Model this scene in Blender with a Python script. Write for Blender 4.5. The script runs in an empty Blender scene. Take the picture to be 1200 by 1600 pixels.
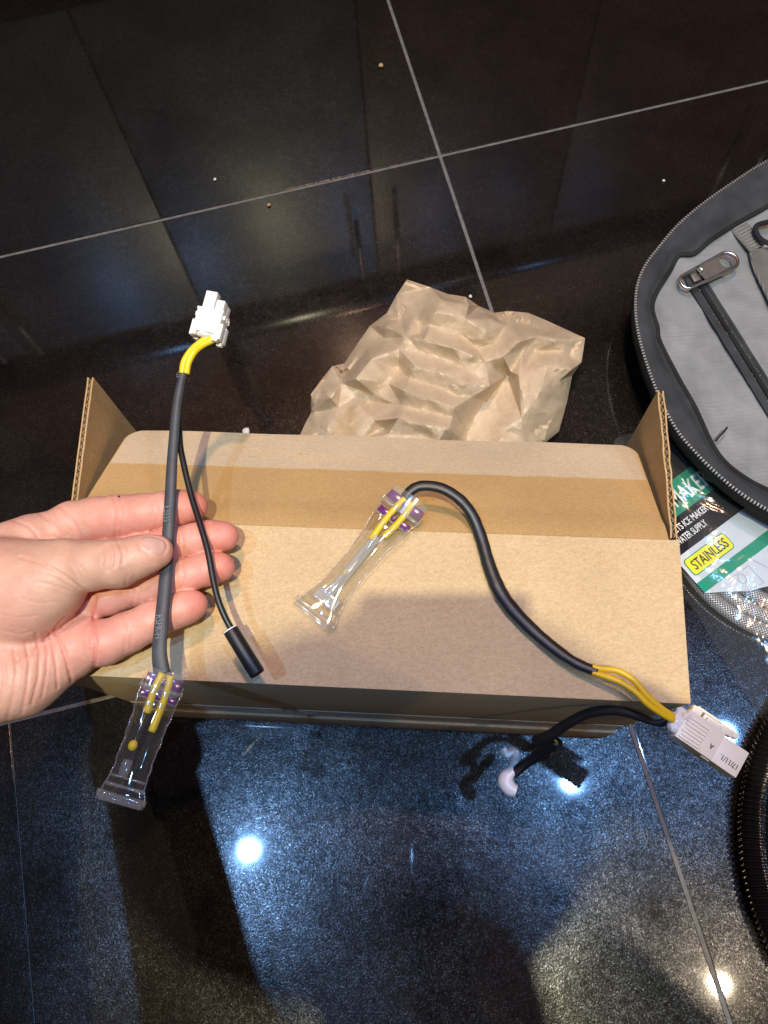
import bpy, bmesh, math, random
import numpy as np
from mathutils import Vector, Matrix, noise, geometry

random.seed(7)
rng = np.random.default_rng(7)
scene = bpy.context.scene
COL = scene.collection
R = math.radians

# ------------------------------------------------------------------ camera
CAM = Vector((0.0, 0.0, 0.66))
FPX = 1273.3                      # focal length in pixels of a 1200 x 1600 frame
PITCH, ROLL = R(70.5), R(-8.242)
_fw = Vector((0, math.cos(PITCH), -math.sin(PITCH)))
_r0 = Vector((1, 0, 0)); _u0 = Vector((0, math.sin(PITCH), math.cos(PITCH)))
_rt = _r0 * math.cos(ROLL) + _u0 * math.sin(ROLL)
_up = -_r0 * math.sin(ROLL) + _u0 * math.cos(ROLL)
cd = bpy.data.cameras.new('camera'); co = bpy.data.objects.new('camera', cd); COL.objects.link(co)
M = Matrix((( _rt.x, _up.x, -_fw.x, CAM.x), (_rt.y, _up.y, -_fw.y, CAM.y), (_rt.z, _up.z, -_fw.z, CAM.z), (0, 0, 0, 1)))
co.matrix_world = M
cd.sensor_fit = 'VERTICAL'; cd.sensor_height = 36.0; cd.lens = 36.0 * FPX / 1600.0
cd.clip_start = 0.01; cd.clip_end = 50
scene.camera = co
scene.render.resolution_x = 768; scene.render.resolution_y = 1024

# ------------------------------------------------------------------ world, lamps, exposure
w = bpy.data.worlds.new('World'); scene.world = w; w.use_nodes = True
w.node_tree.nodes['Background'].inputs[0].default_value = (0.064, 0.050, 0.043, 1)
w.node_tree.nodes['Background'].inputs[1].default_value = 1.0
def lamp(name, loc, power, col, size):
    l = bpy.data.lights.new(name, 'AREA'); l.shape = 'DISK'; l.size = size
    l.energy = power; l.color = col
    o = bpy.data.objects.new(name, l); COL.objects.link(o); o.location = loc
    return o
COOL = (0.22, 0.48, 1.0); WARM = (1.0, 0.80, 0.56)
lamp('ceiling_lamp', (0.53, -0.02, 2.5), 15, COOL, 0.04)
lamp('ceiling_lamp', (-0.66, -0.09, 2.5), 19, (0.26, 0.52, 1.0), 0.035)
lamp('ceiling_lamp', (0.89, -0.72, 2.5), 8, WARM, 0.04)
lamp('ceiling_lamp', (1.12, 0.07, 2.5), 7, COOL, 0.08)
lamp('ceiling_lamp', (-0.02, -0.40, 2.5), 47, (0.98, 0.91, 0.61), 0.035)
lamp('ceiling_lamp', (0.10, 0.72, 2.5), 29, (1.0, 0.60, 0.40), 0.12)  # warm fill added to lift the shade; its mirror image stays hidden
vs = scene.view_settings
vs.view_transform = 'Standard'; vs.look = 'None'; vs.exposure = 0.06; vs.gamma = 1.0
scene.cycles.use_denoising = True
scene.cycles.max_bounces = 12; scene.cycles.transparent_max_bounces = 24
scene.cycles.transmission_bounces = 12; scene.cycles.glossy_bounces = 6
scene.cycles.sample_clamp_indirect = 6.0

# ------------------------------------------------------------------ helpers
def P(px, py, z):
    """world point at height z (m) seen at photo pixel px, py"""
    d = _fw + _rt * ((px - 600) / FPX) - _up * ((py - 800) / FPX)
    return CAM + d * ((z - CAM.z) / d.z)
def pix(v):
    d = Vector(v) - CAM; k = d.dot(_fw)
    return 600 + FPX * d.dot(_rt) / k, 800 - FPX * d.dot(_up) / k
def mpp(px, py, z):
    """metres per pixel at that point"""
    return (P(px, py, z) - CAM).dot(_fw) / FPX

def tag(o, label=None, cat=None, group=None, kind=None):
    if label: o['label'] = label
    if cat: o['category'] = cat
    if group: o['group'] = group
    if kind: o['kind'] = kind
    return o
def thing(name, loc, label, cat, group=None):
    o = bpy.data.objects.new(name, None); COL.objects.link(o); o.location = loc
    o.empty_display_size = 0.01
    return tag(o, label, cat, group)
def root_loc(parent):
    l = Vector((0, 0, 0)); p = parent
    while p is not None:
        l += p.location; p = p.parent
    return l
class MB:
    """collects world-space geometry, then links it as one mesh object"""
    def __init__(s): s.v = []; s.f = []; s.uv = {}
    def add(s, vs_, fs, uvs=None):
        n = len(s.v); s.v += [tuple(q) for q in vs_]
        for i, f in enumerate(fs):
            if uvs is not None: s.uv[len(s.f)] = uvs[i]
            s.f.append(tuple(k + n for k in f))
        return s
    def box(s, c, u, v, w_, bev=0.0):
        """oriented box: centre and three half-extent vectors; bevelled edges as an inset shell"""
        c = Vector(c); u = Vector(u); v = Vector(v); w_ = Vector(w_)
        if bev <= 0:
            vs_ = [c + u*a + v*b + w_*d for d in (-1, 1) for b in (-1, 1) for a in (-1, 1)]
            s.add(vs_, [(0, 2, 3, 1), (4, 5, 7, 6), (0, 1, 5, 4), (2, 6, 7, 3), (0, 4, 6, 2), (1, 3, 7, 5)])
            return s
        bm = bmesh.new(); bmesh.ops.create_cube(bm, size=2)
        for q in bm.verts: q.co = Vector((q.co.x*u.length, q.co.y*v.length, q.co.z*w_.length))
        bmesh.ops.bevel(bm, geom=bm.edges[:], offset=bev, segments=2, affect='EDGES', profile=0.6)
        a, b, d = u.normalized(), v.normalized(), w_.normalized()
        bm.verts.index_update()
        flip = a.cross(b).dot(d) < 0
        s.add([c + a*q.co.x + b*q.co.y + d*q.co.z for q in bm.verts],
              [tuple(q.index for q in (reversed(f.verts) if flip else f.verts)) for f in bm.faces])
        bm.free(); return s
    def tube(s, path, rad, n=12, flat=None, upv=(0, 0, 1), cap=True, uvrep=(1, 1)):
        """swept round (or flattened) section; rad number or list; flat = list/number of height radius"""
        path = [Vector(p) for p in path]; m = len(path)
        rr = rad if hasattr(rad, '__len__') else [rad]*m
        ff = rr if flat is None else (flat if hasattr(flat, '__len__') else [flat]*m)
        upv = Vector(upv); ring = []; vs_ = []; L = 0; Ls = []
        prev = None
        for i in range(m):
            t = (path[min(i+1, m-1)] - path[max(i-1, 0)]).normalized()
            if flat is None:
                if prev is None:
                    a = t.orthogonal().normalized()
                else:
                    a = (prev - t*prev.dot(t)).normalized()
                prev = a; b = t.cross(a)
            else:
                a = t.cross(upv).normalized(); b = a.cross(t).normalized()
            if i: L += (path[i]-path[i-1]).length
            Ls.append(L)
            for k in range(n):
                th = 2*math.pi*k/n
                vs_.append(path[i] + a*math.cos(th)*rr[i] + b*math.sin(th)*ff[i])
        fs = []; uvs = []
        for i in range(m-1):
            for k in range(n):
                k2 = (k+1) % n
                fs.append((i*n+k, i*n+k2, (i+1)*n+k2, (i+1)*n+k))
                u0, u1 = k/n*uvrep[0], (k+1)/n*uvrep[0]; v0, v1 = Ls[i]*uvrep[1], Ls[i+1]*uvrep[1]
                uvs.append(((u0, v0), (u1, v0), (u1, v1), (u0, v1)))
        if cap:
            fs.append(tuple(reversed(range(n)))); uvs.append(tuple((0, 0) for _ in range(n)))
            fs.append(tuple((m-1)*n+k for k in range(n))); uvs.append(tuple((0, 0) for _ in range(n)))
        return s.add(vs_, fs, uvs)
    def build(s, name, mat, parent=None, smooth=True, autos=None, fixn=True):
        o3 = root_loc(parent) if parent is not None else Vector((0, 0, 0))
        org = Vector((0, 0, 0))
        if parent is None and s.v:
            a = np.array(s.v); org = Vector(((a[:, 0].min()+a[:, 0].max())/2, (a[:, 1].min()+a[:, 1].max())/2, a[:, 2].min()))
        me = bpy.data.meshes.new(name)
        off = o3 + org
        me.from_pydata([tuple(Vector(q) - off) for q in s.v], [], s.f)
        if s.uv:
            ul = me.uv_layers.new(name='UVMap'); li = 0
            for pi, p in enumerate(me.polygons):
                uu = s.uv.get(pi)
                for k, l in enumerate(p.loop_indices):
                    if uu: ul.data[l].uv = uu[k]
        if fixn:
            bm = bmesh.new(); bm.from_mesh(me); bmesh.ops.recalc_face_normals(bm, faces=bm.faces[:]); bm.to_mesh(me); bm.free()
        me.materials.append(mat)
        if smooth:
            for p in me.polygons: p.use_smooth = True
            if autos:
                try: me.set_sharp_from_angle(angle=R(autos))
                except Exception: pass
        o = bpy.data.objects.new(name, me); COL.objects.link(o)
        if parent is not None: o.parent = parent
        else: o.location = org
        return o
def spline(pts, n=8, closed=False):
    """Catmull-Rom through points"""
    pts = [Vector(p) for p in pts]; m = len(pts); out = []
    rngs = range(m) if closed else range(m-1)
    for i in rngs:
        if closed: p0, p1, p2, p3 = pts[(i-1) % m], pts[i], pts[(i+1) % m], pts[(i+2) % m]
        else: p0, p1, p2, p3 = pts[max(i-1, 0)], pts[i], pts[i+1], pts[min(i+2, m-1)]
        for k in range(n):
            t = k/n
            out.append(0.5*((2*p1) + (p2-p0)*t + (2*p0-5*p1+4*p2-p3)*t*t + (3*p1-p0-3*p2+p3)*t**3))
    if not closed: out.append(pts[-1])
    return out
def interp(vals, m):
    x = np.linspace(0, len(vals)-1, m); return list(np.interp(x, range(len(vals)), vals))
def text_mesh(body, size, sx=1.0, bold=0.0, ext=0.00008):
    c = bpy.data.curves.new('lettering', 'FONT'); c.body = body; c.size = size; c.offset = bold; c.extrude = ext
    c.resolution_u = 3
    o = bpy.data.objects.new('lettering', c); COL.objects.link(o)
    dg = bpy.context.evaluated_depsgraph_get(); me = bpy.data.meshes.new_from_object(o.evaluated_get(dg))
    bpy.data.objects.remove(o); bpy.data.curves.remove(c)
    for q in me.vertices: q.co.x *= sx
    return me
def put_text(body, size, origin, ux, uy, mat, parent, sx=1.0, bold=0.0, label=None):
    me = text_mesh(body, size, sx, bold); ux = Vector(ux).normalized(); nz = ux.cross(Vector(uy)).normalized(); uy = nz.cross(ux)
    off = Vector(origin) - root_loc(parent)
    for q in me.vertices: q.co = off + ux*q.co.x + uy*q.co.y + nz*q.co.z
    me.materials.clear(); me.materials.append(mat)
    o = bpy.data.objects.new('lettering', me); COL.objects.link(o); o.parent = parent
    if label: o['label'] = label
    return o

# ------------------------------------------------------------------ materials
def mat(name):
    m = bpy.data.materials.new(name); m.use_nodes = True
    return m, m.node_tree.nodes, m.node_tree.links, m.node_tree.nodes['Principled BSDF']
def N(nodes, t, **kw):
    n = nodes.new(t)
    for k, v in kw.items():
        if k.startswith('i_'):
            key = k[2:]; key = int(key) if key.isdigit() else key.replace('_', ' ')
            n.inputs[key].default_value = v
        else: setattr(n, k, v)
    return n
def ramp(nodes, stops):
    r = nodes.new('ShaderNodeValToRGB'); e = r.color_ramp.elements
    e[0].position, e[0].color = stops[0][0], (*stops[0][1], 1); e[1].position, e[1].color = stops[-1][0], (*stops[-1][1], 1)
    for p, c in stops[1:-1]:
        x = e.new(p); x.color = (*c, 1)
    return r
def simple(name, col, rough=0.5, spec=0.5, metal=0.0, var=0.12, scale=150, bump=0.0, bscale=400, coat=0.0, sss=0.0):
    m, n, l, b = mat(name)
    tc = N(n, 'ShaderNodeTexCoord'); nz = N(n, 'ShaderNodeTexNoise', i_Scale=scale, i_Detail=4.0)
    l.new(tc.outputs['Object'], nz.inputs['Vector'])
    rp = ramp(n, [(0.3, tuple(c*(1-var) for c in col)), (0.7, tuple(min(1, c*(1+var)) for c in col))])
    l.new(nz.outputs['Fac'], rp.inputs[0]); l.new(rp.outputs[0], b.inputs['Base Color'])
    b.inputs['Roughness'].default_value = rough; b.inputs['Specular IOR Level'].default_value = spec
    b.inputs['Metallic'].default_value = metal; b.inputs['Coat Weight'].default_value = coat
    if sss:
        b.inputs['Subsurface Weight'].default_value = sss; b.inputs['Subsurface Radius'].default_value = (1, .8, .7); b.inputs['Subsurface Scale'].default_value = 0.002
    if bump:
        n2 = N(n, 'ShaderNodeTexNoise', i_Scale=bscale, i_Detail=3.0); l.new(tc.outputs['Object'], n2.inputs['Vector'])
        bp = N(n, 'ShaderNodeBump', i_Strength=bump, i_Distance=0.001); l.new(n2.outputs['Fac'], bp.inputs['Height']); l.new(bp.outputs[0], b.inputs['Normal'])
    return m

def granite():
    m, n, l, b = mat('polished_black_granite')
    tc = N(n, 'ShaderNodeTexCoord')
    v1 = N(n, 'ShaderNodeTexVoronoi', i_Scale=1250.0); l.new(tc.outputs['Object'], v1.inputs['Vector'])
    n1 = N(n, 'ShaderNodeTexNoise', i_Scale=640.0, i_Detail=3.0, i_Roughness=0.6); l.new(tc.outputs['Object'], n1.inputs['Vector'])
    n2 = N(n, 'ShaderNodeTexNoise', i_Scale=11.0, i_Detail=5.0, i_Roughness=0.6); l.new(tc.outputs['Object'], n2.inputs['Vector'])
    n4 = N(n, 'ShaderNodeTexNoise', i_Scale=150.0, i_Detail=3.0); l.new(tc.outputs['Object'], n4.inputs['Vector'])
    sep = N(n, 'ShaderNodeSeparateColor'); l.new(v1.outputs['Color'], sep.inputs[0])
    fl = ramp(n, [(0.0, (0.0042, 0.0031, 0.0027)), (0.80, (0.0062, 0.0047, 0.0041)), (0.97, (0.0080, 0.0063, 0.0056)), (1.0, (0.015, 0.0125, 0.0115))])
    l.new(sep.outputs[0], fl.inputs[0])
    mx = N(n, 'ShaderNodeMix', data_type='RGBA', blend_type='MULTIPLY'); mx.inputs[0].default_value = 1.0
    r2 = ramp(n, [(0.3, (0.75, 0.75, 0.78)), (0.7, (1.25, 1.2, 1.15))]); l.new(n2.outputs['Fac'], r2.inputs[0])
    l.new(fl.outputs[0], mx.inputs[6]); l.new(r2.outputs[0], mx.inputs[7]); l.new(mx.outputs[2], b.inputs['Base Color'])
    # crystal flecks shine more or less, behind a polished coat that carries a dusty film
    rs = ramp(n, [(0.0, (0.13,)*3), (0.55, (0.30,)*3), (0.88, (0.66,)*3), (1.0, (1.0,)*3)]); l.new(sep.outputs[2], rs.inputs[0])
    r4 = ramp(n, [(0.36, (0.70,)*3), (0.66, (1.2,)*3)]); l.new(n4.outputs['Fac'], r4.inputs[0])
    m4 = N(n, 'ShaderNodeMath', operation='MULTIPLY'); l.new(rs.outputs[0], m4.inputs[0]); l.new(r4.outputs[0], m4.inputs[1])
    r5 = ramp(n, [(0.34, (0.45,)*3), (0.64, (1.45,)*3)]); l.new(n2.outputs['Fac'], r5.inputs[0])
    m5 = N(n, 'ShaderNodeMath', operation='MULTIPLY'); l.new(m4.outputs[0], m5.inputs[0]); l.new(r5.outputs[0], m5.inputs[1])
    l.new(m5.outputs[0], b.inputs['Specular IOR Level'])
    rr = ramp(n, [(0.0, (0.17,)*3), (1.0, (0.31,)*3)]); l.new(sep.outputs[1], rr.inputs[0]); l.new(rr.outputs[0], b.inputs['Roughness'])
    bp = N(n, 'ShaderNodeBump', i_Strength=0.18, i_Distance=0.0005); l.new(n1.outputs['Fac'], bp.inputs['Height']); l.new(bp.outputs[0], b.inputs['Normal'])
    b.inputs['Coat Weight'].default_value = 1.0; b.inputs['Coat IOR'].default_value = 1.6
    sm = ramp(n, [(0.35, (0.028,)*3), (0.75, (0.055,)*3)]); l.new(n2.outputs['Fac'], sm.inputs[0]); l.new(sm.outputs[0], b.inputs['Coat Roughness'])
    return m
def cardboard(name, c0, c1, streak=1.0, rough=0.75, scale=1.0):
    m, n, l, b = mat(name)
    tc = N(n, 'ShaderNodeTexCoord')
    mp = N(n, 'ShaderNodeMapping'); mp.inputs['Scale'].default_value = (1, 5*streak, 1); l.new(tc.outputs['Object'], mp.inputs[0])
    n1 = N(n, 'ShaderNodeTexNoise', i_Scale=330.0*scale, i_Detail=6.0, i_Roughness=0.75); l.new(mp.outputs[0], n1.inputs['Vector'])
    n2 = N(n, 'ShaderNodeTexNoise', i_Scale=14.0, i_Detail=4.0); l.new(tc.outputs['Object'], n2.inputs['Vector'])
    n3 = N(n, 'ShaderNodeTexNoise', i_Scale=900.0, i_Detail=2.0); l.new(tc.outputs['Object'], n3.inputs['Vector'])
    r1 = ramp(n, [(0.33, c0), (0.66, c1)]); l.new(n1.outputs['Fac'], r1.inputs[0])
    r2 = ramp(n, [(0.3, (0.90,)*3), (0.7, (1.07,)*3)]); l.new(n2.outputs['Fac'], r2.inputs[0])
    mx = N(n, 'ShaderNodeMix', data_type='RGBA', blend_type='MULTIPLY'); mx.inputs[0].default_value = 1.0
    l.new(r1.outputs[0], mx.inputs[6]); l.new(r2.outputs[0], mx.inputs[7])
    r3 = ramp(n, [(0.35, (0.90,)*3), (0.7, (1.06,)*3)]); l.new(n3.outputs['Fac'], r3.inputs[0])
    m2 = N(n, 'ShaderNodeMix', data_type='RGBA', blend_type='MULTIPLY'); m2.inputs[0].default_value = 1.0
    l.new(mx.outputs[2], m2.inputs[6]); l.new(r3.outputs[0], m2.inputs[7]); l.new(m2.outputs[2], b.inputs['Base Color'])
    b.inputs['Roughness'].default_value = rough; b.inputs['Specular IOR Level'].default_value = 0.25
    bp = N(n, 'ShaderNodeBump', i_Strength=0.25, i_Distance=0.0004); l.new(n1.outputs['Fac'], bp.inputs['Height']); l.new(bp.outputs[0], b.inputs['Normal'])
    return m
def clear_plastic(name, tint=(0.985, 0.985, 0.98), edge=(0.74, 0.72, 0.68), rough=0.04, ior=1.5, gloss=1.0, wrinkle=0.0, wscale=60, haze=0.008):
    m, n, l, b = mat(name); out = n['Material Output']; n.remove(b)
    tr = N(n, 'ShaderNodeBsdfTransparent'); gl = N(n, 'ShaderNodeBsdfGlossy', i_Roughness=rough); gl.inputs['Color'].default_value = (gloss, gloss, gloss, 1)
    lw = N(n, 'ShaderNodeLayerWeight', i_Blend=0.35); rp = ramp(n, [(0.45, tint), (0.98, edge)]); l.new(lw.outputs['Facing'], rp.inputs[0]); l.new(rp.outputs[0], tr.inputs[0])
    lf = N(n, 'ShaderNodeLayerWeight', i_Blend=0.5); fr = N(n, 'ShaderNodeMath', operation='POWER', i_1=4.0); l.new(lf.outputs['Facing'], fr.inputs[0])
    fm = N(n, 'ShaderNodeMath', operation='MULTIPLY_ADD', i_1=0.45*gloss, i_2=0.045*(ior/1.5)**2); l.new(fr.outputs[0], fm.inputs[0])
    df = N(n, 'ShaderNodeBsdfDiffuse'); df.inputs[0].default_value = (tint[0]*.8, tint[1]*.8, tint[2]*.8, 1)
    m0 = N(n, 'ShaderNodeMixShader'); m0.inputs[0].default_value = haze; l.new(tr.outputs[0], m0.inputs[1]); l.new(df.outputs[0], m0.inputs[2])
    mx = N(n, 'ShaderNodeMixShader')
    l.new(fm.outputs[0], mx.inputs[0]); l.new(m0.outputs[0], mx.inputs[1]); l.new(gl.outputs[0], mx.inputs[2]); l.new(mx.outputs[0], out.inputs[0])
    if wrinkle:
        tc = N(n, 'ShaderNodeTexCoord'); nz = N(n, 'ShaderNodeTexNoise', i_Scale=wscale, i_Detail=3.0); l.new(tc.outputs['Object'], nz.inputs['Vector'])
        bp = N(n, 'ShaderNodeBump', i_Strength=wrinkle, i_Distance=0.004); l.new(nz.outputs['Fac'], bp.inputs['Height'])
        l.new(bp.outputs[0], gl.inputs['Normal']); l.new(bp.outputs[0], lf.inputs['Normal'])
    return m
def fabric(name, c0, c1, su=900, rough=0.85, bump=0.5, rib=0):
    m, n, l, b = mat(name); tc = N(n, 'ShaderNodeTexCoord')
    w1 = N(n, 'ShaderNodeTexWave', i_Scale=su, i_Distortion=1.5, i_Detail=2.0); l.new(tc.outputs['Object'], w1.inputs['Vector'])
    w2 = N(n, 'ShaderNodeTexWave', i_Scale=su, i_Distortion=1.5, i_Detail=2.0, bands_direction='Y'); l.new(tc.outputs['Object'], w2.inputs['Vector'])
    ad = N(n, 'ShaderNodeMath', operation='ADD'); l.new(w1.outputs['Fac'], ad.inputs[0]); l.new(w2.outputs['Fac'], ad.inputs[1])
    nz = N(n, 'ShaderNodeTexNoise', i_Scale=45.0, i_Detail=5.0); l.new(tc.outputs['Object'], nz.inputs['Vector'])
    mu = N(n, 'ShaderNodeMath', operation='MULTIPLY_ADD', i_1=0.12); l.new(ad.outputs[0], mu.inputs[0]); l.new(nz.outputs['Fac'], mu.inputs[2])
    rp = ramp(n, [(0.3, c0), (0.9, c1)]); l.new(mu.outputs[0], rp.inputs[0]); l.new(rp.outputs[0], b.inputs['Base Color'])
    b.inputs['Roughness'].default_value = rough; b.inputs['Specular IOR Level'].default_value = 0.3
    bp = N(n, 'ShaderNodeBump', i_Strength=bump, i_Distance=0.0006)
    if rib:
        w3 = N(n, 'ShaderNodeTexWave', i_Scale=rib, i_Distortion=2.5, i_Detail=2.0, bands_direction='Y'); w3.inputs['Detail Scale'].default_value = 1.2
        l.new(tc.outputs['Object'], w3.inputs['Vector'])
        a3 = N(n, 'ShaderNodeMath', operation='MULTIPLY_ADD', i_1=1.6); l.new(w3.outputs['Fac'], a3.inputs[0]); l.new(ad.outputs[0], a3.inputs[2]); ad = a3
    l.new(ad.outputs[0], bp.inputs['Height']); l.new(bp.outputs[0], b.inputs['Normal'])
    return m

MT = {}
MT['granite'] = granite()
MT['grout'] = simple('grey_grout', (0.125, 0.122, 0.122), 0.6, 0.4, var=0.25, scale=200, bump=0.4, bscale=900)
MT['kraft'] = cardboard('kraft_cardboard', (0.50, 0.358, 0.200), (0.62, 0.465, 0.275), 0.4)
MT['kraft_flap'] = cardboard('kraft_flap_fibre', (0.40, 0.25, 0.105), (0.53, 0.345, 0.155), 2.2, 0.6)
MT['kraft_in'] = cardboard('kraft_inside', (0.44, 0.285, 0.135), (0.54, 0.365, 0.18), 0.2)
MT['kraft_edge'] = cardboard('kraft_edge', (0.46, 0.32, 0.18), (0.62, 0.45, 0.27), 1.0)
MT['residue'] = cardboard('torn_tape_residue', (0.44, 0.335, 0.215), (0.62, 0.50, 0.35), 3.0, 0.55)
MT['tapefilm'] = cardboard('packing_tape', (0.44, 0.32, 0.20), (0.52, 0.39, 0.255), 0.3, 0.30)
MT['paper'] = cardboard('kraft_paper', (0.53, 0.412, 0.280), (0.62, 0.49, 0.34), 0.2, 0.38, 0.5)
MT['clear'] = clear_plastic('clear_plastic_tube', gloss=1.0)
MT['clear_rim'] = clear_plastic('clear_plastic_rim', (0.97, 0.97, 0.965), (0.88, 0.875, 0.86), 0.10, 1.9, haze=0.10)
MT['film'] = clear_plastic('plastic_bag_film', (0.95, 0.965, 0.98), (0.72, 0.75, 0.78), 0.16, 1.5, 1.0, 0.34, 50, haze=0.035)
MT['milky'] = clear_plastic('milky_plastic', (0.92, 0.93, 0.95), (0.85, 0.87, 0.9), 0.08, 1.9, haze=0.30)
MT['yellow'] = simple('yellow_wire', (0.80, 0.60, 0.015), 0.35, 0.5, var=0.05)
MT['yellow_deep'] = simple('amber_wire', (0.72, 0.45, 0.012), 0.38, 0.5, var=0.05)
MT['black'] = simple('black_rubber', (0.012, 0.012, 0.014), 0.42, 0.5, var=0.2)
MT['sleeve'] = simple('grey_black_sleeve', (0.046, 0.052, 0.061), 0.5, 0.5, var=0.15, bump=0.1, bscale=300)
MT['sleeve_print'] = simple('sleeve_print', (0.17, 0.185, 0.21), 0.5)
MT['white'] = simple('white_nylon', (0.80, 0.80, 0.775), 0.38, 0.5, var=0.02, sss=0.1)
MT['offwhite'] = simple('ivory_nylon', (0.84, 0.835, 0.765), 0.38, 0.5, var=0.02, sss=0.1)
MT['glue'] = simple('hot_melt_glue', (0.82, 0.84, 0.85), 0.2, 0.6, var=0.03, sss=0.3)
MT['clip'] = simple('white_clip', (0.80, 0.79, 0.80), 0.3, 0.5, var=0.03, sss=0.2)
MT['purple'] = clear_plastic('purple_seal', (0.30, 0.035, 0.40), (0.16, 0.012, 0.24), 0.15, 1.5, haze=0.45)
MT['steel'] = simple('brushed_steel', (0.62, 0.60, 0.57), 0.28, 0.5, 1.0, var=0.1)
MT['darkmetal'] = simple('smoky_pull_plate', (0.17, 0.155, 0.145), 0.4, 0.5, 0.5, var=0.1)
MT['teeth'] = simple('zipper_teeth', (0.55, 0.56, 0.57), 0.35, 0.5, 0.7, var=0.1)
MT['tape_f'] = fabric('zipper_tape', (0.028, 0.030, 0.034), (0.070, 0.074, 0.082), 700)
MT['bagblack'] = fabric('black_canvas', (0.010, 0.010, 0.012), (0.030, 0.031, 0.035), 500)
MT['lining'] = fabric('grey_lining', (0.20, 0.213, 0.226), (0.33, 0.345, 0.357), 420, 0.8, 0.5, 78)
MT['webbing'] = fabric('grey_webbing', (0.22, 0.22, 0.21), (0.36, 0.35, 0.33), 300, 0.85, 1.0)
MT['cardblack'] = simple('printed_black', (0.006, 0.006, 0.007), 0.25, 0.5)
MT['green'] = simple('printed_green', (0.0, 0.27, 0.155), 0.3, 0.5, var=0.03)
MT['cardwhite'] = simple('printed_white', (0.58, 0.64, 0.70), 0.3, 0.5, var=0.03)
MT['cardyellow'] = simple('printed_yellow', (0.80, 0.78, 0.02), 0.3, 0.5, var=0.02)
MT['ink'] = simple('black_ink', (0.015, 0.015, 0.015), 0.5)
MT['inkgrey'] = simple('grey_ink', (0.30, 0.34, 0.40), 0.5)
MT['inkwhite'] = simple('white_ink', (0.80, 0.84, 0.86), 0.4)
MT['hose'] = simple('black_hose_plastic', (0.007, 0.0075, 0.008), 0.16, 0.7)
MT['crumb'] = simple('crumb_white', (0.62, 0.62, 0.58), 0.6)
MT['crumb_tan'] = simple('crumb_tan', (0.40, 0.26, 0.13), 0.7)
MT['shirt'] = fabric('dark_sweater', (0.010, 0.011, 0.014), (0.03, 0.032, 0.04), 300)
MT['hair'] = simple('dark_hair', (0.012, 0.009, 0.007), 0.5)
MT['phone'] = simple('phone_body', (0.01, 0.01, 0.012), 0.2)

def braid():
    m, n, l, b = mat('braided_steel'); uv = N(n, 'ShaderNodeUVMap')
    out = []
    for s in (1, -1):
        sp = N(n, 'ShaderNodeSeparateXYZ'); l.new(uv.outputs[0], sp.inputs[0])
        a = N(n, 'ShaderNodeMath', operation='MULTIPLY', i_1=12.0); l.new(sp.outputs[0], a.inputs[0])
        c = N(n, 'ShaderNodeMath', operation='MULTIPLY', i_1=420.0*s); l.new(sp.outputs[1], c.inputs[0])
        d = N(n, 'ShaderNodeMath', operation='ADD'); l.new(a.outputs[0], d.inputs[0]); l.new(c.outputs[0], d.inputs[1])
        e = N(n, 'ShaderNodeMath', operation='MULTIPLY', i_1=6.2832); l.new(d.outputs[0], e.inputs[0])
        f = N(n, 'ShaderNodeMath', operation='SINE'); l.new(e.outputs[0], f.inputs[0]); out.append(f)
    mx = N(n, 'ShaderNodeMath', operation='MAXIMUM'); l.new(out[0].outputs[0], mx.inputs[0]); l.new(out[1].outputs[0], mx.inputs[1])
    rp = ramp(n, [(0.0, (0.16, 0.165, 0.175)), (0.75, (0.80, 0.81, 0.83))]); l.new(mx.outputs[0], rp.inputs[0]); l.new(rp.outputs[0], b.inputs['Base Color'])
    b.inputs['Metallic'].default_value = 0.45; b.inputs['Roughness'].default_value = 0.30
    bp = N(n, 'ShaderNodeBump', i_Strength=1.0, i_Distance=0.0005); l.new(mx.outputs[0], bp.inputs['Height']); l.new(bp.outputs[0], b.inputs['Normal'])
    return m
MT['braid'] = braid()
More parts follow.
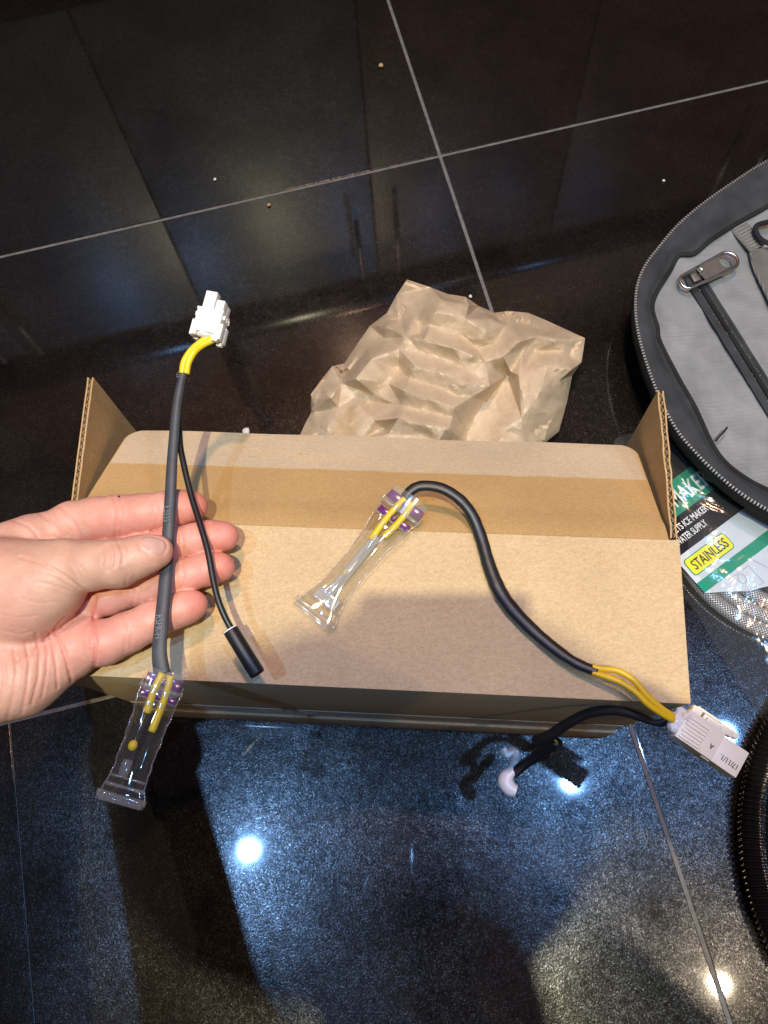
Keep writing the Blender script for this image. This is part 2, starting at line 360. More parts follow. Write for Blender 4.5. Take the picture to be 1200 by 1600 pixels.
def skin():
    m, n, l, b = mat('skin'); tc = N(n, 'ShaderNodeTexCoord')
    at = N(n, 'ShaderNodeAttribute', attribute_name='tone')
    sp = N(n, 'ShaderNodeSeparateColor'); l.new(at.outputs['Color'], sp.inputs[0])
    c1 = ramp(n, [(0.0, (0.60, 0.385, 0.275)), (0.5, (0.66, 0.345, 0.270)), (1.0, (0.68, 0.260, 0.210))]); l.new(sp.outputs[0], c1.inputs[0])
    nz = N(n, 'ShaderNodeTexNoise', i_Scale=75.0, i_Detail=5.0); l.new(tc.outputs['Object'], nz.inputs['Vector'])
    r2 = ramp(n, [(0.3, (0.90, 0.84, 0.82)), (0.7, (1.06, 1.07, 1.07))]); l.new(nz.outputs['Fac'], r2.inputs[0])
    mx = N(n, 'ShaderNodeMix', data_type='RGBA', blend_type='MULTIPLY'); mx.inputs[0].default_value = 1.0
    l.new(c1.outputs[0], mx.inputs[6]); l.new(r2.outputs[0], mx.inputs[7])
    nl = N(n, 'ShaderNodeMix', data_type='RGBA'); l.new(sp.outputs[1], nl.inputs[0]); l.new(mx.outputs[2], nl.inputs[6]); nl.inputs[7].default_value = (0.60, 0.37, 0.32, 1)
    l.new(nl.outputs[2], b.inputs['Base Color'])
    rg = N(n, 'ShaderNodeMapRange', i_3=0.47, i_4=0.22); l.new(sp.outputs[1], rg.inputs[0]); l.new(rg.outputs[0], b.inputs['Roughness'])
    b.inputs['Subsurface Weight'].default_value = 0.12; b.inputs['Subsurface Radius'].default_value = (1.0, 0.35, 0.2); b.inputs['Subsurface Scale'].default_value = 0.0025
    b.inputs['Specular IOR Level'].default_value = 0.4
    v = N(n, 'ShaderNodeTexVoronoi', i_Scale=900.0); l.new(tc.outputs['Object'], v.inputs['Vector'])
    n3 = N(n, 'ShaderNodeTexNoise', i_Scale=330.0, i_Detail=4.0); l.new(tc.outputs['Object'], n3.inputs['Vector'])
    ad = N(n, 'ShaderNodeMath', operation='MULTIPLY_ADD', i_1=0.5); l.new(v.outputs['Distance'], ad.inputs[0]); l.new(n3.outputs['Fac'], ad.inputs[2])
    bp = N(n, 'ShaderNodeBump', i_Strength=0.30, i_Distance=0.0005); l.new(ad.outputs[0], bp.inputs['Height']); l.new(bp.outputs[0], b.inputs['Normal'])
    return m
MT['skin'] = skin()

# ------------------------------------------------------------------ floor: granite tiles in grout
GA = R(5.79); ga = Vector((math.cos(GA), math.sin(GA), 0)); gb = Vector((-math.sin(GA), math.cos(GA), 0))
TU, TV = 0.480, 0.4545
U0, V0 = 0.168, 0.589
gro = MB().box((0, 0.6, -0.0125), ga*3.2, gb*3.2, (0, 0, 0.0115)).build('floor', MT['grout'], None, smooth=False)
gro['kind'] = 'structure'
tile_me = None
for iu in range(-3, 4):
    for iv in range(-3, 5):
        c = ga*(U0 + (iu+0.5)*TU) + gb*(V0 + (iv+0.5)*TV)
        hw = 0.0016
        if iu < -1: c = c + ga*0.0024
        if tile_me is None:
            m = MB().box((0, 0, -0.005), (TU/2-hw, 0, 0), (0, TV/2-hw, 0), (0, 0, 0.005), 0.0006)
            t = m.build('tile', MT['granite'], None, smooth=False)
            tile_me = t.data
            for q in tile_me.vertices: q.co.z -= 0.01
        else:
            t = bpy.data.objects.new('tile', tile_me); COL.objects.link(t)
        t.parent = gro; t.location = c - gro.location; t.rotation_euler = (0, 0, GA)

# ------------------------------------------------------------------ cabinet run behind, seen mirrored in the polished floor
def G(u, v, z): return ga*u + gb*v + Vector((0, 0, z))
def gbox(u0, u1, v0, v1, z0, z1, bev=0.0): return MB().box(G((u0+u1)/2, (v0+v1)/2, (z0+z1)/2), ga*((u1-u0)/2), gb*((v1-v0)/2), Vector((0, 0, (z1-z0)/2)), bev)
MT['walnut'] = cardboard('dark_walnut', (0.085, 0.042, 0.024), (0.17, 0.092, 0.056), 0.1, 0.35, 0.06)
MT['slate'] = simple('grey_blue_panel', (0.098, 0.094, 0.104), 0.35, var=0.1, scale=3)
MT['counter'] = simple('black_counter', (0.008, 0.008, 0.009), 0.2)
MT['wall'] = simple('olive_grey_wall', (0.30, 0.27, 0.21), 0.7, var=0.25, scale=2.5)
wl = gbox(-1.9, 2.1, 1.68, 1.75, 0.0, 2.6).build('wall', MT['wall'], None, smooth=False); wl['kind'] = 'structure'
cab = thing('kitchen_cabinet', G(0.1, 1.36, 0), 'dark brown kitchen cabinet run, seen only as a reflection in the polished floor', 'cabinet')
gbox(-1.36, 1.71, 1.085, 1.66, 0.10, 0.87).build('carcass', MT['walnut'], cab, smooth=False)
gbox(-1.36, 1.71, 1.14, 1.60, 0.0, 0.098).build('toe_kick', MT['counter'], cab, smooth=False)
gbox(-1.38, 1.73, 1.03, 1.665, 0.872, 0.91, 0.004).build('countertop', MT['counter'], cab, autos=40)
for q in range(8):
    u0 = -1.365 + q*0.384
    d_ = gbox(u0+0.0022, u0+0.3818, 1.062, 1.083, 0.115, 0.855, 0.002).build('door', MT['slate'] if q in (2, 3) else MT['walnut'], cab, autos=40)
    hu = u0 + (0.345 if q % 2 else 0.039)
    MB().tube([G(hu, 1.035, 0.62), G(hu, 1.035, 0.80)], 0.005, 8).build('handle', MT['darkmetal'], d_)
for q in range(4):
    u0 = -0.98 + q*0.768
    if q != 2:
        gbox(u0, u0+0.70, 1.36, 1.676, 1.42, 2.15, 0.002).build('wall_cabinet', MT['walnut'], cab, autos=40)
# ------------------------------------------------------------------ cardboard box
YAW = R(-10.754); bx = Vector((math.cos(YAW), math.sin(YAW), 0)); by = Vector((-math.sin(YAW), math.cos(YAW), 0)); bz = Vector((0, 0, 1))
BFL = Vector((-0.19819, 0.09113, 0)); BW, BD, BH = 0.3471, 0.0890, 0.22315
TH = 0.0032
def B(x, y, z): return BFL + bx*x + by*y + bz*z
box = thing('cardboard_box', B(BW/2, BD/2, 0), 'long kraft cardboard box lying with its end flaps open', 'box')
def slab(name, x0, x1, y0, y1, z0, z1, mt, bev=0.0007):
    m = MB().box(B((x0+x1)/2, (y0+y1)/2, (z0+z1)/2), bx*((x1-x0)/2), by*((y1-y0)/2), bz*((z1-z0)/2), bev)
    return m.build(name, mt, box, smooth=True, autos=40)
slab('top_panel', 0, BW, 0, BD, BH-TH, BH, MT['kraft'], 0.0012)
slab('front_panel', 0.0005, BW-0.0005, 0.0006, TH, 0.001, BH-TH-0.0003, MT['kraft'])
slab('side_panel', 0.0006, TH, TH+0.0003, BD, 0.001, BH-TH-0.0003, MT['kraft'])
slab('side_panel', BW-TH, BW-0.0006, TH+0.0003, BD, 0.001, BH-TH-0.0003, MT['kraft'])
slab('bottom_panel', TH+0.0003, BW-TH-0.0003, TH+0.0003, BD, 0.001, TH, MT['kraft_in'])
# packing tape across the lower half of the front face, and the flap edge it holds
slab('tape', 0.004, BW-0.004, -0.0004, 0.0003, 0.010, 0.088, MT['tapefilm'], 0.0001)
slab('front_flap', 0.001, BW-0.001, -0.0022, 0.0001, 0.0005, 0.052, MT['kraft'], 0.0005)
# corrugated end flaps standing straight back from the two short sides
def dust_flap(x0, x1, skew, zt, zb):
    """two liners with a fluted core between them; skew leans the flap out"""
    L = 0.091; y0 = BD + 0.0012
    def Q(x, y, z): return B(x + skew*(y-y0), y, z)
    def liner(xa, xb):
        m = MB(); n = 14; vs_ = []; wob = [random.uniform(-.0005, .0005) for _ in range(n+1)]
        for k in range(n+1):
            y = y0 + L*k/n; top = zt - 0.006*(k/n)**3*0 + wob[k]*0.6
            for x, z in ((xa, zb), (xb, zb), (xb, top), (xa, top)): vs_.append(Q(x + wob[k]*0.5, y, z))
        fs = []
        for k in range(n):
            for j in range(4): fs.append((k*4+j, k*4+(j+1) % 4, (k+1)*4+(j+1) % 4, (k+1)*4+j))
        fs += [(0, 3, 2, 1), tuple(n*4+j for j in range(4))]
        m.add(vs_, fs); return m
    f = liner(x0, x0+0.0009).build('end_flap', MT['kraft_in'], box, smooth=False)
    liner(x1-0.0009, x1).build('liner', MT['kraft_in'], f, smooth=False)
    m = MB(); n = 150; vs_ = []; a = (x1-x0)/2-0.0011; xc = (x0+x1)/2
    for k in range(n+1):
        y = y0 + 0.0006 + (L-0.0012)*k/n; x = xc + a*math.sin(2*math.pi*k*L/n/0.0046)
        for d in (-0.00018, 0.00018):
            vs_.append(Q(x+d, y, zb)); vs_.append(Q(x+d, y, zt-0.0006+random.uniform(-.0004, .0001)))
    fs = []
    for k in range(n):
        i = k*4; fs += [(i, i+1, i+5, i+4), (i+2, i+6, i+7, i+3), (i+1, i+3, i+7, i+5)]
    m.add(vs_, fs); m.build('flute', MT['kraft_edge'], f, smooth=False)
dust_flap(0.0002, 0.0040, -0.055, BH-0.0008, 0.012)
dust_flap(BW-0.0046, BW-0.0008, -0.022, BH-0.0008, 0.012)
# tuck flap drooping back from the crease
def tuck():
    n, mseg = 40, 16
    Lf = 0.0885; droop = R(30); th = 0.0028
    def pt(s, t, lift=0.0):
        # s 0..1 across, t 0..1 along
        x0 = 0.0035 + 0.0055*t; x1 = BW - 0.0060 - 0.0035*t
        rc = 0.010/Lf
        if t > 1-rc:
            k = (t-(1-rc))/rc; ins = 0.010*(1-math.sqrt(max(0, 1-k*k))); x0 += ins; x1 -= ins
        ang = droop*(0.35+0.65*min(1, t*5)) + 0.10*t*0
        y = BD + Lf*t*math.cos(ang); z = BH - 0.0002 - Lf*t*math.sin(ang)
        z += 0.0012*math.sin(s*5.1+0.4)*t + 0.0008*math.sin(s*17)*t*t
        return B(x0+(x1-x0)*s, y, z) + (by*math.sin(droop)+bz*math.cos(droop))*lift
    def sheet(t0, t1, lo, hi, nm, mt, par, s0=0.0, s1=1.0, jag=0.0):
        m = MB(); vs_ = []; 
        jj = [random.uniform(-jag, jag) for _ in range(n+1)]
        for lift in (lo, hi):
            for j in range(mseg+1):
                # denser rows towards the rounded end
                f = 1-(1-j/mseg)**1.7
                for i in range(n+1):
                    t = t0+(t1-t0)*f
                    if j == 0: t += jj[i]
                    vs_.append(pt(s0+(s1-s0)*i/n, min(1, t), lift))
        fs = []; W = n+1; O = W*(mseg+1)
        for j in range(mseg):
            for i in range(n):
                a = j*W+i; fs.append((a, a+1, a+W+1, a+W)); fs.append((O+a, O+a+W, O+a+W+1, O+a+1))
        for i in range(n):
            fs.append((i, O+i, O+i+1, i+1)); a = mseg*W+i; fs.append((a, a+1, O+a+1, O+a))
        for j in range(mseg):
            a = j*W; fs.append((a, a+W, O+a+W, O+a)); a += n; fs.append((a, O+a, O+a+W, a+W))
        return m.add(vs_, fs).build(nm, mt, par, smooth=True, autos=45)
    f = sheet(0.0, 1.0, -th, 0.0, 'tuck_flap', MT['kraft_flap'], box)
    sheet(0.60, 0.999, 0.00005, 0.00035, 'tape_residue', MT['residue'], f, 0.003, 0.997, 0.004)
    m = MB()   # pale scratches and glue lines in the torn strip
    for k in range(16):
        t = random.uniform(0.63, 0.95); s = random.uniform(0.02, 0.7); l = random.uniform(0.08, 0.28); sl = random.uniform(-0.05, 0.05) if k < 12 else random.uniform(-.3, .3)
        pts = [pt(s+l*q/10, min(0.97, max(0.62, t+sl*q/10)), 0.00045) for q in range(11)]
        m.tube(pts, 0.00022, 5, flat=0.0001)
    m.build('scratch', MT['kraft_edge'], f)['kind'] = 'stuff'
tuck()

# ------------------------------------------------------------------ crumpled packing paper behind the box
def paper():
    zz = lambda X, Y: (440+X*0.41667, 420+Y*0.41667)
    outline = [(40, 760), (60, 645), (84, 590), (110, 540), (110, 470), (150, 415), (190, 365), (235, 355), (285, 280), (330, 215), (395, 165), (430, 100), (470, 40),
               (560, 70), (625, 95), (690, 105), (740, 140), (800, 165), (850, 158), (925, 165), (985, 190), (1040, 215), (1138, 260), (1125, 350), (1090, 400), (1070, 500), (1040, 610), (985, 655), (960, 740), (800, 800), (500, 810), (200, 800)]
    ctrl = [(x, y, 0.012 if 150 < i*40 else 0.02) for i, (x, y) in enumerate(outline)]
    zed = {4: .03, 5: .03, 6: .035, 12: .035, 13: .035, 15: .045, 18: .03, 22: .028, 23: .02, 24: .018, 26: .008}
    ctrl = [(x, y, zed.get(i, 0.014)) for i, (x, y) in enumerate(outline)]
    nb = len(ctrl)
    ctrl += [
        # central pleated band, left and right borders and centre
        (600, 118, .060), (700, 135, .058), (790, 190, .055),
        (575, 165, .068), (690, 185, .070), (770, 235, .064),
        (555, 215, .055), (660, 240, .056), (745, 278, .054),
        (535, 265, .072), (640, 290, .073), (715, 325, .066),
        (520, 312, .058), (620, 345, .057), (690, 370, .058),
        (500, 365, .070), (600, 390, .069), (675, 430, .067),
        (478, 412, .058), (580, 440, .058), (655, 480, .058),
        (462, 460, .075), (565, 490, .075), (648, 520, .070),
        (448, 510, .060), (545, 535, .060), (640, 560, .062),
        (440, 560, .076), (540, 585, .075), (630, 600, .070),
        (400, 620, .060), (520, 625, .060), (600, 650, .062), (390, 700, .06), (560, 710, .07),
        # left facets
        (500, 182, .048), (440, 190, .030), (400, 215, .052), (520, 240, .052), (470, 255, .060), (440, 300, .058), (385, 260, .034),
        (440, 375, .044), (340, 335, .060), (278, 412, .064), (305, 460, .040), (350, 470, .046), (330, 500, .036), (400, 430, .050),
        (290, 520, .048), (345, 570, .056), (385, 600, .040), (225, 430, .046), (215, 520, .036), (180, 480, .052), (130, 480, .036), (228, 600, .044), (160, 600, .040), (300, 640, .052), (230, 690, .04),
        # right planes
        (845, 215, .048), (800, 280, .050), (735, 300, .048), (890, 272, .064), (910, 292, .050), (830, 330, .062), (765, 350, .060), (860, 385, .048), (780, 440, .060), (715, 480, .056), (845, 400, .030), (770, 500, .028), (700, 610, .028), (690, 660, .03), (890, 400, .056),
        (950, 310, .040), (1030, 265, .052), (960, 250, .050), (1050, 310, .036), (1085, 380, .050), (1000, 360, .056), (1040, 420, .044), (960, 480, .058), (900, 560, .052), (1000, 560, .036), (830, 600, .046), (900, 650, .040), (800, 690, .05),
    ]
    pts2 = [Vector((c[0], c[1])) for c in ctrl]
    edges = [(i, (i+1) % nb) for i in range(nb)]
    res = geometry.delaunay_2d_cdt(pts2, edges, [], 1, 1e-4)
    vz = []
    src = res[3]
    for i, v in enumerate(res[0]):
        k = src[i][0] if src[i] else min(range(len(ctrl)), key=lambda q: (pts2[q]-v).length)
        vz.append(ctrl[k][2])
    # refine in the flat domain, then lift
    me = bpy.data.meshes.new('p'); me.from_pydata([(v.x, v.y, vz[i]*10000) for i, v in enumerate(res[0])], [], [tuple(f) for f in res[2]])
    bm = bmesh.new(); bm.from_mesh(me)
    bmesh.ops.subdivide_edges(bm, edges=bm.edges[:], cuts=6, use_grid_fill=True)
    bmesh.ops.smooth_vert(bm, verts=[v for v in bm.verts if not v.is_boundary], factor=0.5, use_axis_x=False, use_axis_y=False, use_axis_z=True)
    bmesh.ops.smooth_vert(bm, verts=[v for v in bm.verts if not v.is_boundary], factor=0.5, use_axis_x=False, use_axis_y=False, use_axis_z=True)
    for _ in range(0): bmesh.ops.smooth_vert(bm, verts=[v for v in bm.verts if not v.is_boundary], factor=0.5, use_axis_x=False, use_axis_y=False, use_axis_z=True)
    for v in bm.verts:
        x, y, z = v.co.x, v.co.y, v.co.z/10000
        q = Vector((x/90, y/90, 0.3))
        n1 = noise.noise(q); n2 = noise.noise(q*2.7+Vector((5, 1, 2)))
        cr = (1-abs(n1)*2.2)*0.0026 + (1-abs(n2)*2.2)*0.0012; z = 0.052 + (z-0.052)*(1.15+0.35*noise.noise(Vector((x/160, y/160, 7)))) if z > 0.03 else z      # ridged creases
        amp = 0.25 if v.is_boundary else 1.0
        z = max(0.003, z + cr*amp)
        v.co = P(*zz(x, y), z)
    # tuck the rim under and down to the floor
    be = [e for e in bm.edges if e.is_boundary]
    cen = Vector((0, 0, 0)); bvs = [v for v in bm.verts if v.is_boundary]
    for v in bvs: cen += v.co
    cen /= len(bvs)
    ex = bmesh.ops.extrude_edge_only(bm, edges=be)
    for g in ex['geom']:
        if isinstance(g, bmesh.types.BMVert):
            d = (cen - g.co); d.z = 0; g.co += d.normalized()*0.012; g.co.z = max(0.0012, g.co.z*0.1)
    bmesh.ops.recalc_face_normals(bm, faces=bm.faces[:])
    m = MB(); bm.verts.index_update(); m.add([v.co.copy() for v in bm.verts], [tuple(q.index for q in f.verts) for f in bm.faces]); bm.free()
    o = m.build('packing_paper', MT['paper'], None, smooth=True, autos=24)
    tag(o, 'crumpled sheet of brown packing paper on the floor behind the box', 'paper')
    return o
paper()

# ------------------------------------------------------------------ sensor tube (clear sleeve with flat welded ends)
def sensor_tube(parent, top, bot, upv, wid, thk, z_in=0.0, held=False):
    top, bot = Vector(top), Vector(bot); ax = (bot-top); L = ax.length; t = ax/L; up = Vector(upv); side = t.cross(up).normalized(); up = side.cross(t)
    n = 34
    path = [top + t*L*(i/n) for i in range(n+1)]
    ww = list(np.interp(np.linspace(0, 1, n+1), [0, .08, .2, .35, .55, .72, .86, .94, 1], np.array(wid)))
    tt = list(np.interp(np.linspace(0, 1, n+1), [0, .08, .2, .35, .55, .72, .86, .94, 1], np.array(thk)))
    sh = MB().tube(path, ww, 28, flat=tt, upv=up, cap=False).build('sleeve_tube', MT['clear'], parent)
    # inner skin a little smaller gives the wall its depth
    MB().tube(path[2:-2], [a-0.0007 for a in ww[2:-2]], 28, flat=[max(0.0006, a-0.0007) for a in tt[2:-2]], upv=up, cap=False).build('inner_wall', MT['clear'], sh)
    # welded ribs: beads across the ends
    def bead(f, r, w_):
        c = top + t*L*f
        MB().tube([c - side*w_ + up*0.0003, c - side*w_*0.5, c, c + side*w_*0.5, c + side*w_ + up*0.0003], [r*1.25, r, r*0.9, r, r*1.25], 10).build('weld_rib', MT['clear_rim'], sh)
    wa = lambda f: float(np.interp(f, np.linspace(0, 1, n+1), ww))
    bead(0.06, 0.0010, wa(.06)*1.06); bead(0.155, 0.0007, wa(.155)*0.95); bead(0.87, 0.0009, wa(.87)*0.98); bead(0.80, 0.0006, wa(.80)*0.9); bead(0.95, 0.0013, wa(.95)*1.08)
    for q in (-1, 1):   # whitish strips added to draw bright glints along the tube edges
        MB().tube([path[i] + side*q*(ww[i]-0.0002+0.00035*math.sin(i*1.3+q)*math.sin(i*0.47)) + up*0.0006*math.sin(i*0.9+q*2) for i in range(0, n+1)], 0.00042, 6).build('edge_glint', MT['clear_rim'], sh)
    # end bar
    c = top + t*L*0.985; MB().box(c, side*wa(1)*0.92, t*0.0012, up*0.0012, 0.0005).build('end_bar', MT['clear_rim'], sh)
    # collar at the mouth
    c0 = top - t*0.0055
    MB().tube([c0, top - t*0.002, top + t*0.002, top+t*0.006], [wa(0)*0.92, wa(0)*0.9, wa(0)*0.88, wa(0)*0.85], 28, flat=[thk[0]*1.8, thk[0]*1.6, thk[0]*1.3, thk[0]], upv=up, cap=False).build('collar', MT['clear_rim'], sh)
    # purple seals
    for f, h in ((0.0, 0.0026), (0.125, 0.0019)):
        c = top + t*L*f
        MB().box(c - side*wa(f)*0.52 + t*0.0009*0, side*wa(f)*0.36, t*h, up*0.0006, 0.0003).build('purple_seal', MT['purple'], parent)
        MB().box(c + side*wa(f)*0.52, side*wa(f)*0.36, t*h, up*0.0006, 0.0003).build('purple_seal', MT['purple'], parent)
        MB().box(c, side*wa(f)*0.14, t*h*0.6, up*0.0010, 0.0003).build('purple_seal', MT['purple'], parent)
    return t, side, up, L

def rotated_tube_side(parent, m, name, mt): return m.build(name, mt, parent)

# ------------------------------------------------------------------ held lead
ZH = 0.2585
c1 = thing('sensor_lead', P(262, 850, ZH), 'wire lead with flat black sleeve pinched between thumb and fingers, white plug at top', 'wire lead')
slv = [(288, 578, .2665), (281, 605, .2655), (275, 645, .264), (269, 720, .262), (266, 780, .2605), (263, 830, .2595), (262, 860, .2590), (257, 920, .2600), (251, 985, .2605), (249, 1020, .2605), (253, 1053, .2600)]
path = spline([P(*q) for q in slv], 8)
wd = interp([6.2, 7.0, 7.8, 8.8, 9.6, 9.8, 9.8, 10.2, 10.8, 11.5, 13.0], len(path)); k = mpp(262, 850, .26)
sl1 = MB().tube(path, [a*k for a in wd], 16, flat=[0.0019]*len(path)).build('flat_sleeve', MT['sleeve'], c1)
# faint print on the sleeve
def sleeve_text(body, pts, size, par, zoff):
    # pts: start pixel and end pixel on the sleeve, reading downwards
    a = P(*pts[0]); b = P(*pts[1]); ux = (b-a); 
    nrm = Vector((0, 0, 1)); uy = nrm.cross(ux)
    put_text(body, size, a + nrm*zoff, ux, uy, MT['sleeve_print'], par, 0.75, -0.00003)
sleeve_text('E2035', ((259, 793, .2605), (257, 842, .2595)), 0.0048, sl1, 0.0026)
sleeve_text('RSFR-H', ((246, 962, .2605), (243, 1035, .2605)), 0.0052, sl1, 0.0026)
sleeve_text('125', ((279, 583, .2665), (275, 606, .2655)), 0.0034, sl1, 0.0022)
for k2, dx in enumerate((-4.5, 4.5)):
    pp = spline([P(288+dx*0.7, 584, .2665), P(291+dx*0.8, 566, .268), P(301+dx*0.75, 549, .270), P(315+dx*0.6, 537+dx*0.3, .272), P(330+dx*0.9, 528+dx*0.4, .273), P(336+dx*0.9, 520, .274)], 7)
    MB().tube(pp, 0.00185, 12).build('yellow_wire', MT['yellow'], c1)
pp = spline([P(292, 590, .262), P(299, 560, .264), P(308, 540, .266), P(313, 528, .27)], 6); MB().tube(pp, 0.0011, 8).build('black_wire', MT['black'], c1)
# thin branch with the black sensor bulb
pp = spline([P(280, 640, .2585), P(281, 690, .2575), P(287, 725, .258), P(299, 775, .258), P(313, 820, .259), P(325, 862, .2595), (P(333, 905, .2585)), P(341, 938, .2575), P(352, 965, .2555), P(366, 990, .2535)], 8)
MB().tube(pp, [a for a in interp([.0017, .0017, .0017], len(pp))], 12).build('thin_wire', MT['black'], c1)
a, b = P(360, 984, .254), P(403, 1054, .2505)
cap = MB().tube([a, a+(b-a)*0.015, a+(b-a)*0.03, a+(b-a)*0.5, a+(b-a)*0.965, a+(b-a)*0.99, b], [.0036, .0039, .0040, .0040, .0040, .0038, .0033], 24).build('sensor_bulb', MT['black'], c1, autos=50)
MB().tube([a-(b-a)*0.008, a+(b-a)*0.012], [.0041, .0041], 24).build('bulb_rim', MT['clip'], cap, autos=50)
MB().tube([b, b+(b-a)*0.006], [.0024, .0022], 16).build('bulb_tip', MT['sleeve'], cap, autos=50)

def connector(parent, o, ux, vy, sc, body_mat, style):
    """white nylon plug; u across, v along away from the wires, w towards viewer"""
    o = Vector(o); u = Vector(ux).normalized(); w_ = u.cross(Vector(vy)).normalized(); v = w_.cross(u)
    if w_.z < 0: w_ = -w_
    mm = 0.001*sc
    def bx_(name, cu, cv, cw, su, sv, sw, par=parent, mt=body_mat, bev=0.0005):
        return MB().box(o + u*cu*mm + v*cv*mm + w_*cw*mm, u*su*mm/2, v*sv*mm/2, w_*sw*mm/2, bev*sc).build(name, mt, par, autos=40)
    def glue(cu, cv, cw, su, sv, sw, n=16):
        m = MB(); vs_ = []; fs = []; r_, c_ = 10, n
        for i in range(r_+1):
            th = math.pi*i/r_
            for j in range(c_):
                ph = 2*math.pi*j/c_; d = Vector((math.sin(th)*math.cos(ph), math.sin(th)*math.sin(ph), math.cos(th)))
                k_ = 1+0.32*noise.noise(d*2.3+Vector((cu, cv, 0)))+0.14*noise.noise(d*6)
                vs_.append(o + u*(cu+d.x*su*k_)*mm + v*(cv+d.y*sv*k_)*mm + w_*(cw+d.z*sw*k_)*mm)
        for i in range(r_):
            for j in range(c_): fs.append((i*c_+j, i*c_+(j+1) % c_, (i+1)*c_+(j+1) % c_, (i+1)*c_+j))
        m.add(vs_, fs); return m.build('glue', MT['glue'], parent)
    return bx_, glue, (o, u, v, w_, mm)

o1 = P(328, 512, .273); bxf, glf, fr1 = connector(c1, o1, P(354, 517, .273)-o1, P(334, 452, .277)-o1, 1.0, MT['white'], 'a')
h1 = bxf('plug_body', 0, 2.2, 0, 14.6, 13.5, 12)
bxf('plug_rim', 0, 8.3, 0, 15.4, 1.6, 12.6, h1)
bxf('plug_prong', -2.0, 13.4, 2.4, 6.6, 11, 6.4, h1); bxf('plug_prong', 4.2, 11.2, 2.2, 4.8, 7.5, 5.8, h1); bxf('plug_prong', -2.0, 12.0, -4, 6.4, 9, 5, h1); bxf('plug_prong', 4.2, 11.0, -4, 4.8, 7, 5, h1)
for s_ in (-1, 1):
    bxf('plug_wing', s_*8.1, -2.6, 2.6, 1.7, 9.0, 5.0, h1); bxf('plug_wing', s_*8.1, -2.6, -3.8, 1.7, 9.0, 4.4, h1)
    for q in range(3): bxf('plug_rib', s_*8.0, 5.6, -4.0+q*3.6, 1.4, 2.6, 1.8, h1, bev=0.0004)
bxf('plug_lip', -6.3, -5.4, 4.4, 2.6, 3.0, 3.0, h1); bxf('plug_lip', 6.0, -6.2, 3.8, 3.2, 4.4, 3.0, h1); bxf('plug_lip', 6.6, -6.4, -3.6, 3.0, 4.6, 3.4, h1); bxf('plug_lip', -6.4, -5.6, -3.6, 2.6, 3.4, 3.4, h1)
glf(-1.5, -3.8, 0.8, 5.8, 3.2, 5.0); glf(4.2, -4.8, -0.5, 3.4, 2.6, 4.2)

# clear pouch under the hand
tt_, sd_, up_, Lh = sensor_tube(c1, P(256, 1066, .2600), P(186, 1256, .2545), (0.35, -0.1, 1),
    [.0100, .0102, .0096, .0090, .0087, .0086, .0094, .0110, .0114], [.0035, .0034, .0046, .0050, .0050, .0046, .0030, .0018, .0016])
tp = P(256, 1066, .2600)
for s_, l_ in ((-0.0030, 0.40), (0.0030, 0.27)):
    pp = [tp + sd_*s_*0.7 - tt_*0.004, tp + sd_*s_ + tt_*0.004, tp + sd_*(s_*1.0) + tt_*Lh*l_*0.6, tp + sd_*(s_*0.9) + tt_*Lh*l_]
    MB().tube(spline(pp, 4), 0.0019, 12).build('inner_wire', MT['yellow'], c1)
    for f_ in (0.07, 0.17):
        a_ = tp + sd_*s_ + tt_*Lh*f_; MB().tube([a_, a_+tt_*0.0022], [.0027, .0027], 14, cap=False).build('wire_collar', MT['clear_rim'], c1)
pp = [tp + sd_*0.003 + tt_*Lh*0.27, tp + sd_*0.0032 + tt_*Lh*0.40, tp + sd_*0.0034 + tt_*Lh*0.52]; MB().tube(pp, 0.00035, 6).build('fuse_lead', MT['steel'], c1)
def blob(name, c, r, mt, par, ax=(0, 0, 1), st=1.0, n=12, rough=0.0, seed=0.0):
    ax = Vector(ax).normalized(); a_ = ax.orthogonal().normalized(); b_ = ax.cross(a_); m = MB(); vs_ = []; fs = []
    for i in range(n//2+1):
        th = math.pi*i/(n//2)
        for j in range(n):
            ph = 2*math.pi*j/n; d = (a_*math.cos(ph)+b_*math.sin(ph))*math.sin(th)
            k_ = 1 + rough*noise.noise((d+ax*math.cos(th))*1.9+Vector((seed, seed*2, 0)))
            vs_.append(Vector(c) + (d*r + ax*(r*st*math.cos(th)))*k_)
    for i in range(n//2):
        for j in range(n): fs.append((i*n+j, i*n+(j+1) % n, (i+1)*n+(j+1) % n, (i+1)*n+j))
    return m.add(vs_, fs).build(name, mt, par)
blob('fuse_bead', tp + sd_*0.0034 + tt_*Lh*0.545, 0.0023, MT['yellow'], c1, tt_, 1.15)
a_ = tp + sd_*0.0030 + tt_*Lh*0.66; MB().tube([a_, a_+tt_*0.004, a_+tt_*0.008], [.0024, .0028, .0022], 14, cap=False).build('fuse_cap', MT['clear_rim'], c1)

# ------------------------------------------------------------------ lead lying on the box
ZT = BH
c2 = thing('sensor_lead', P(700, 900, ZT), 'wire lead lying across the box top, its plug hanging over the front corner', 'wire lead')
slv = [(633, 778, .2330), (643, 766, .2340), (660, 759, .2345), (690, 763, .2345), (718, 780, .2330), (738, 805, .2305), (752, 840, .2280), (765, 885, .2275), (782, 925, .2275), (808, 960, .2275), (850, 1000, .2285), (895, 1033, .2310), (934, 1050, .2330)]
path = spline([P(*q) for q in slv], 8)
wd = np.array(interp([9.5, 9.5, 9.5, 9.8, 10, 10, 10.5, 11.5, 12, 11.5, 10.5, 9.0, 8.0], len(path)))
wd *= np.array([1+0.10*noise.noise(Vector((i*0.35, 0, 0))) for i in range(len(path))])
kk = mpp(750, 900, .228)
MB().tube(path, list(wd*kk*0.92), 16, flat=list(np.maximum(0.0022, wd*kk*0.66))).build('flat_sleeve', MT['black'], c2)
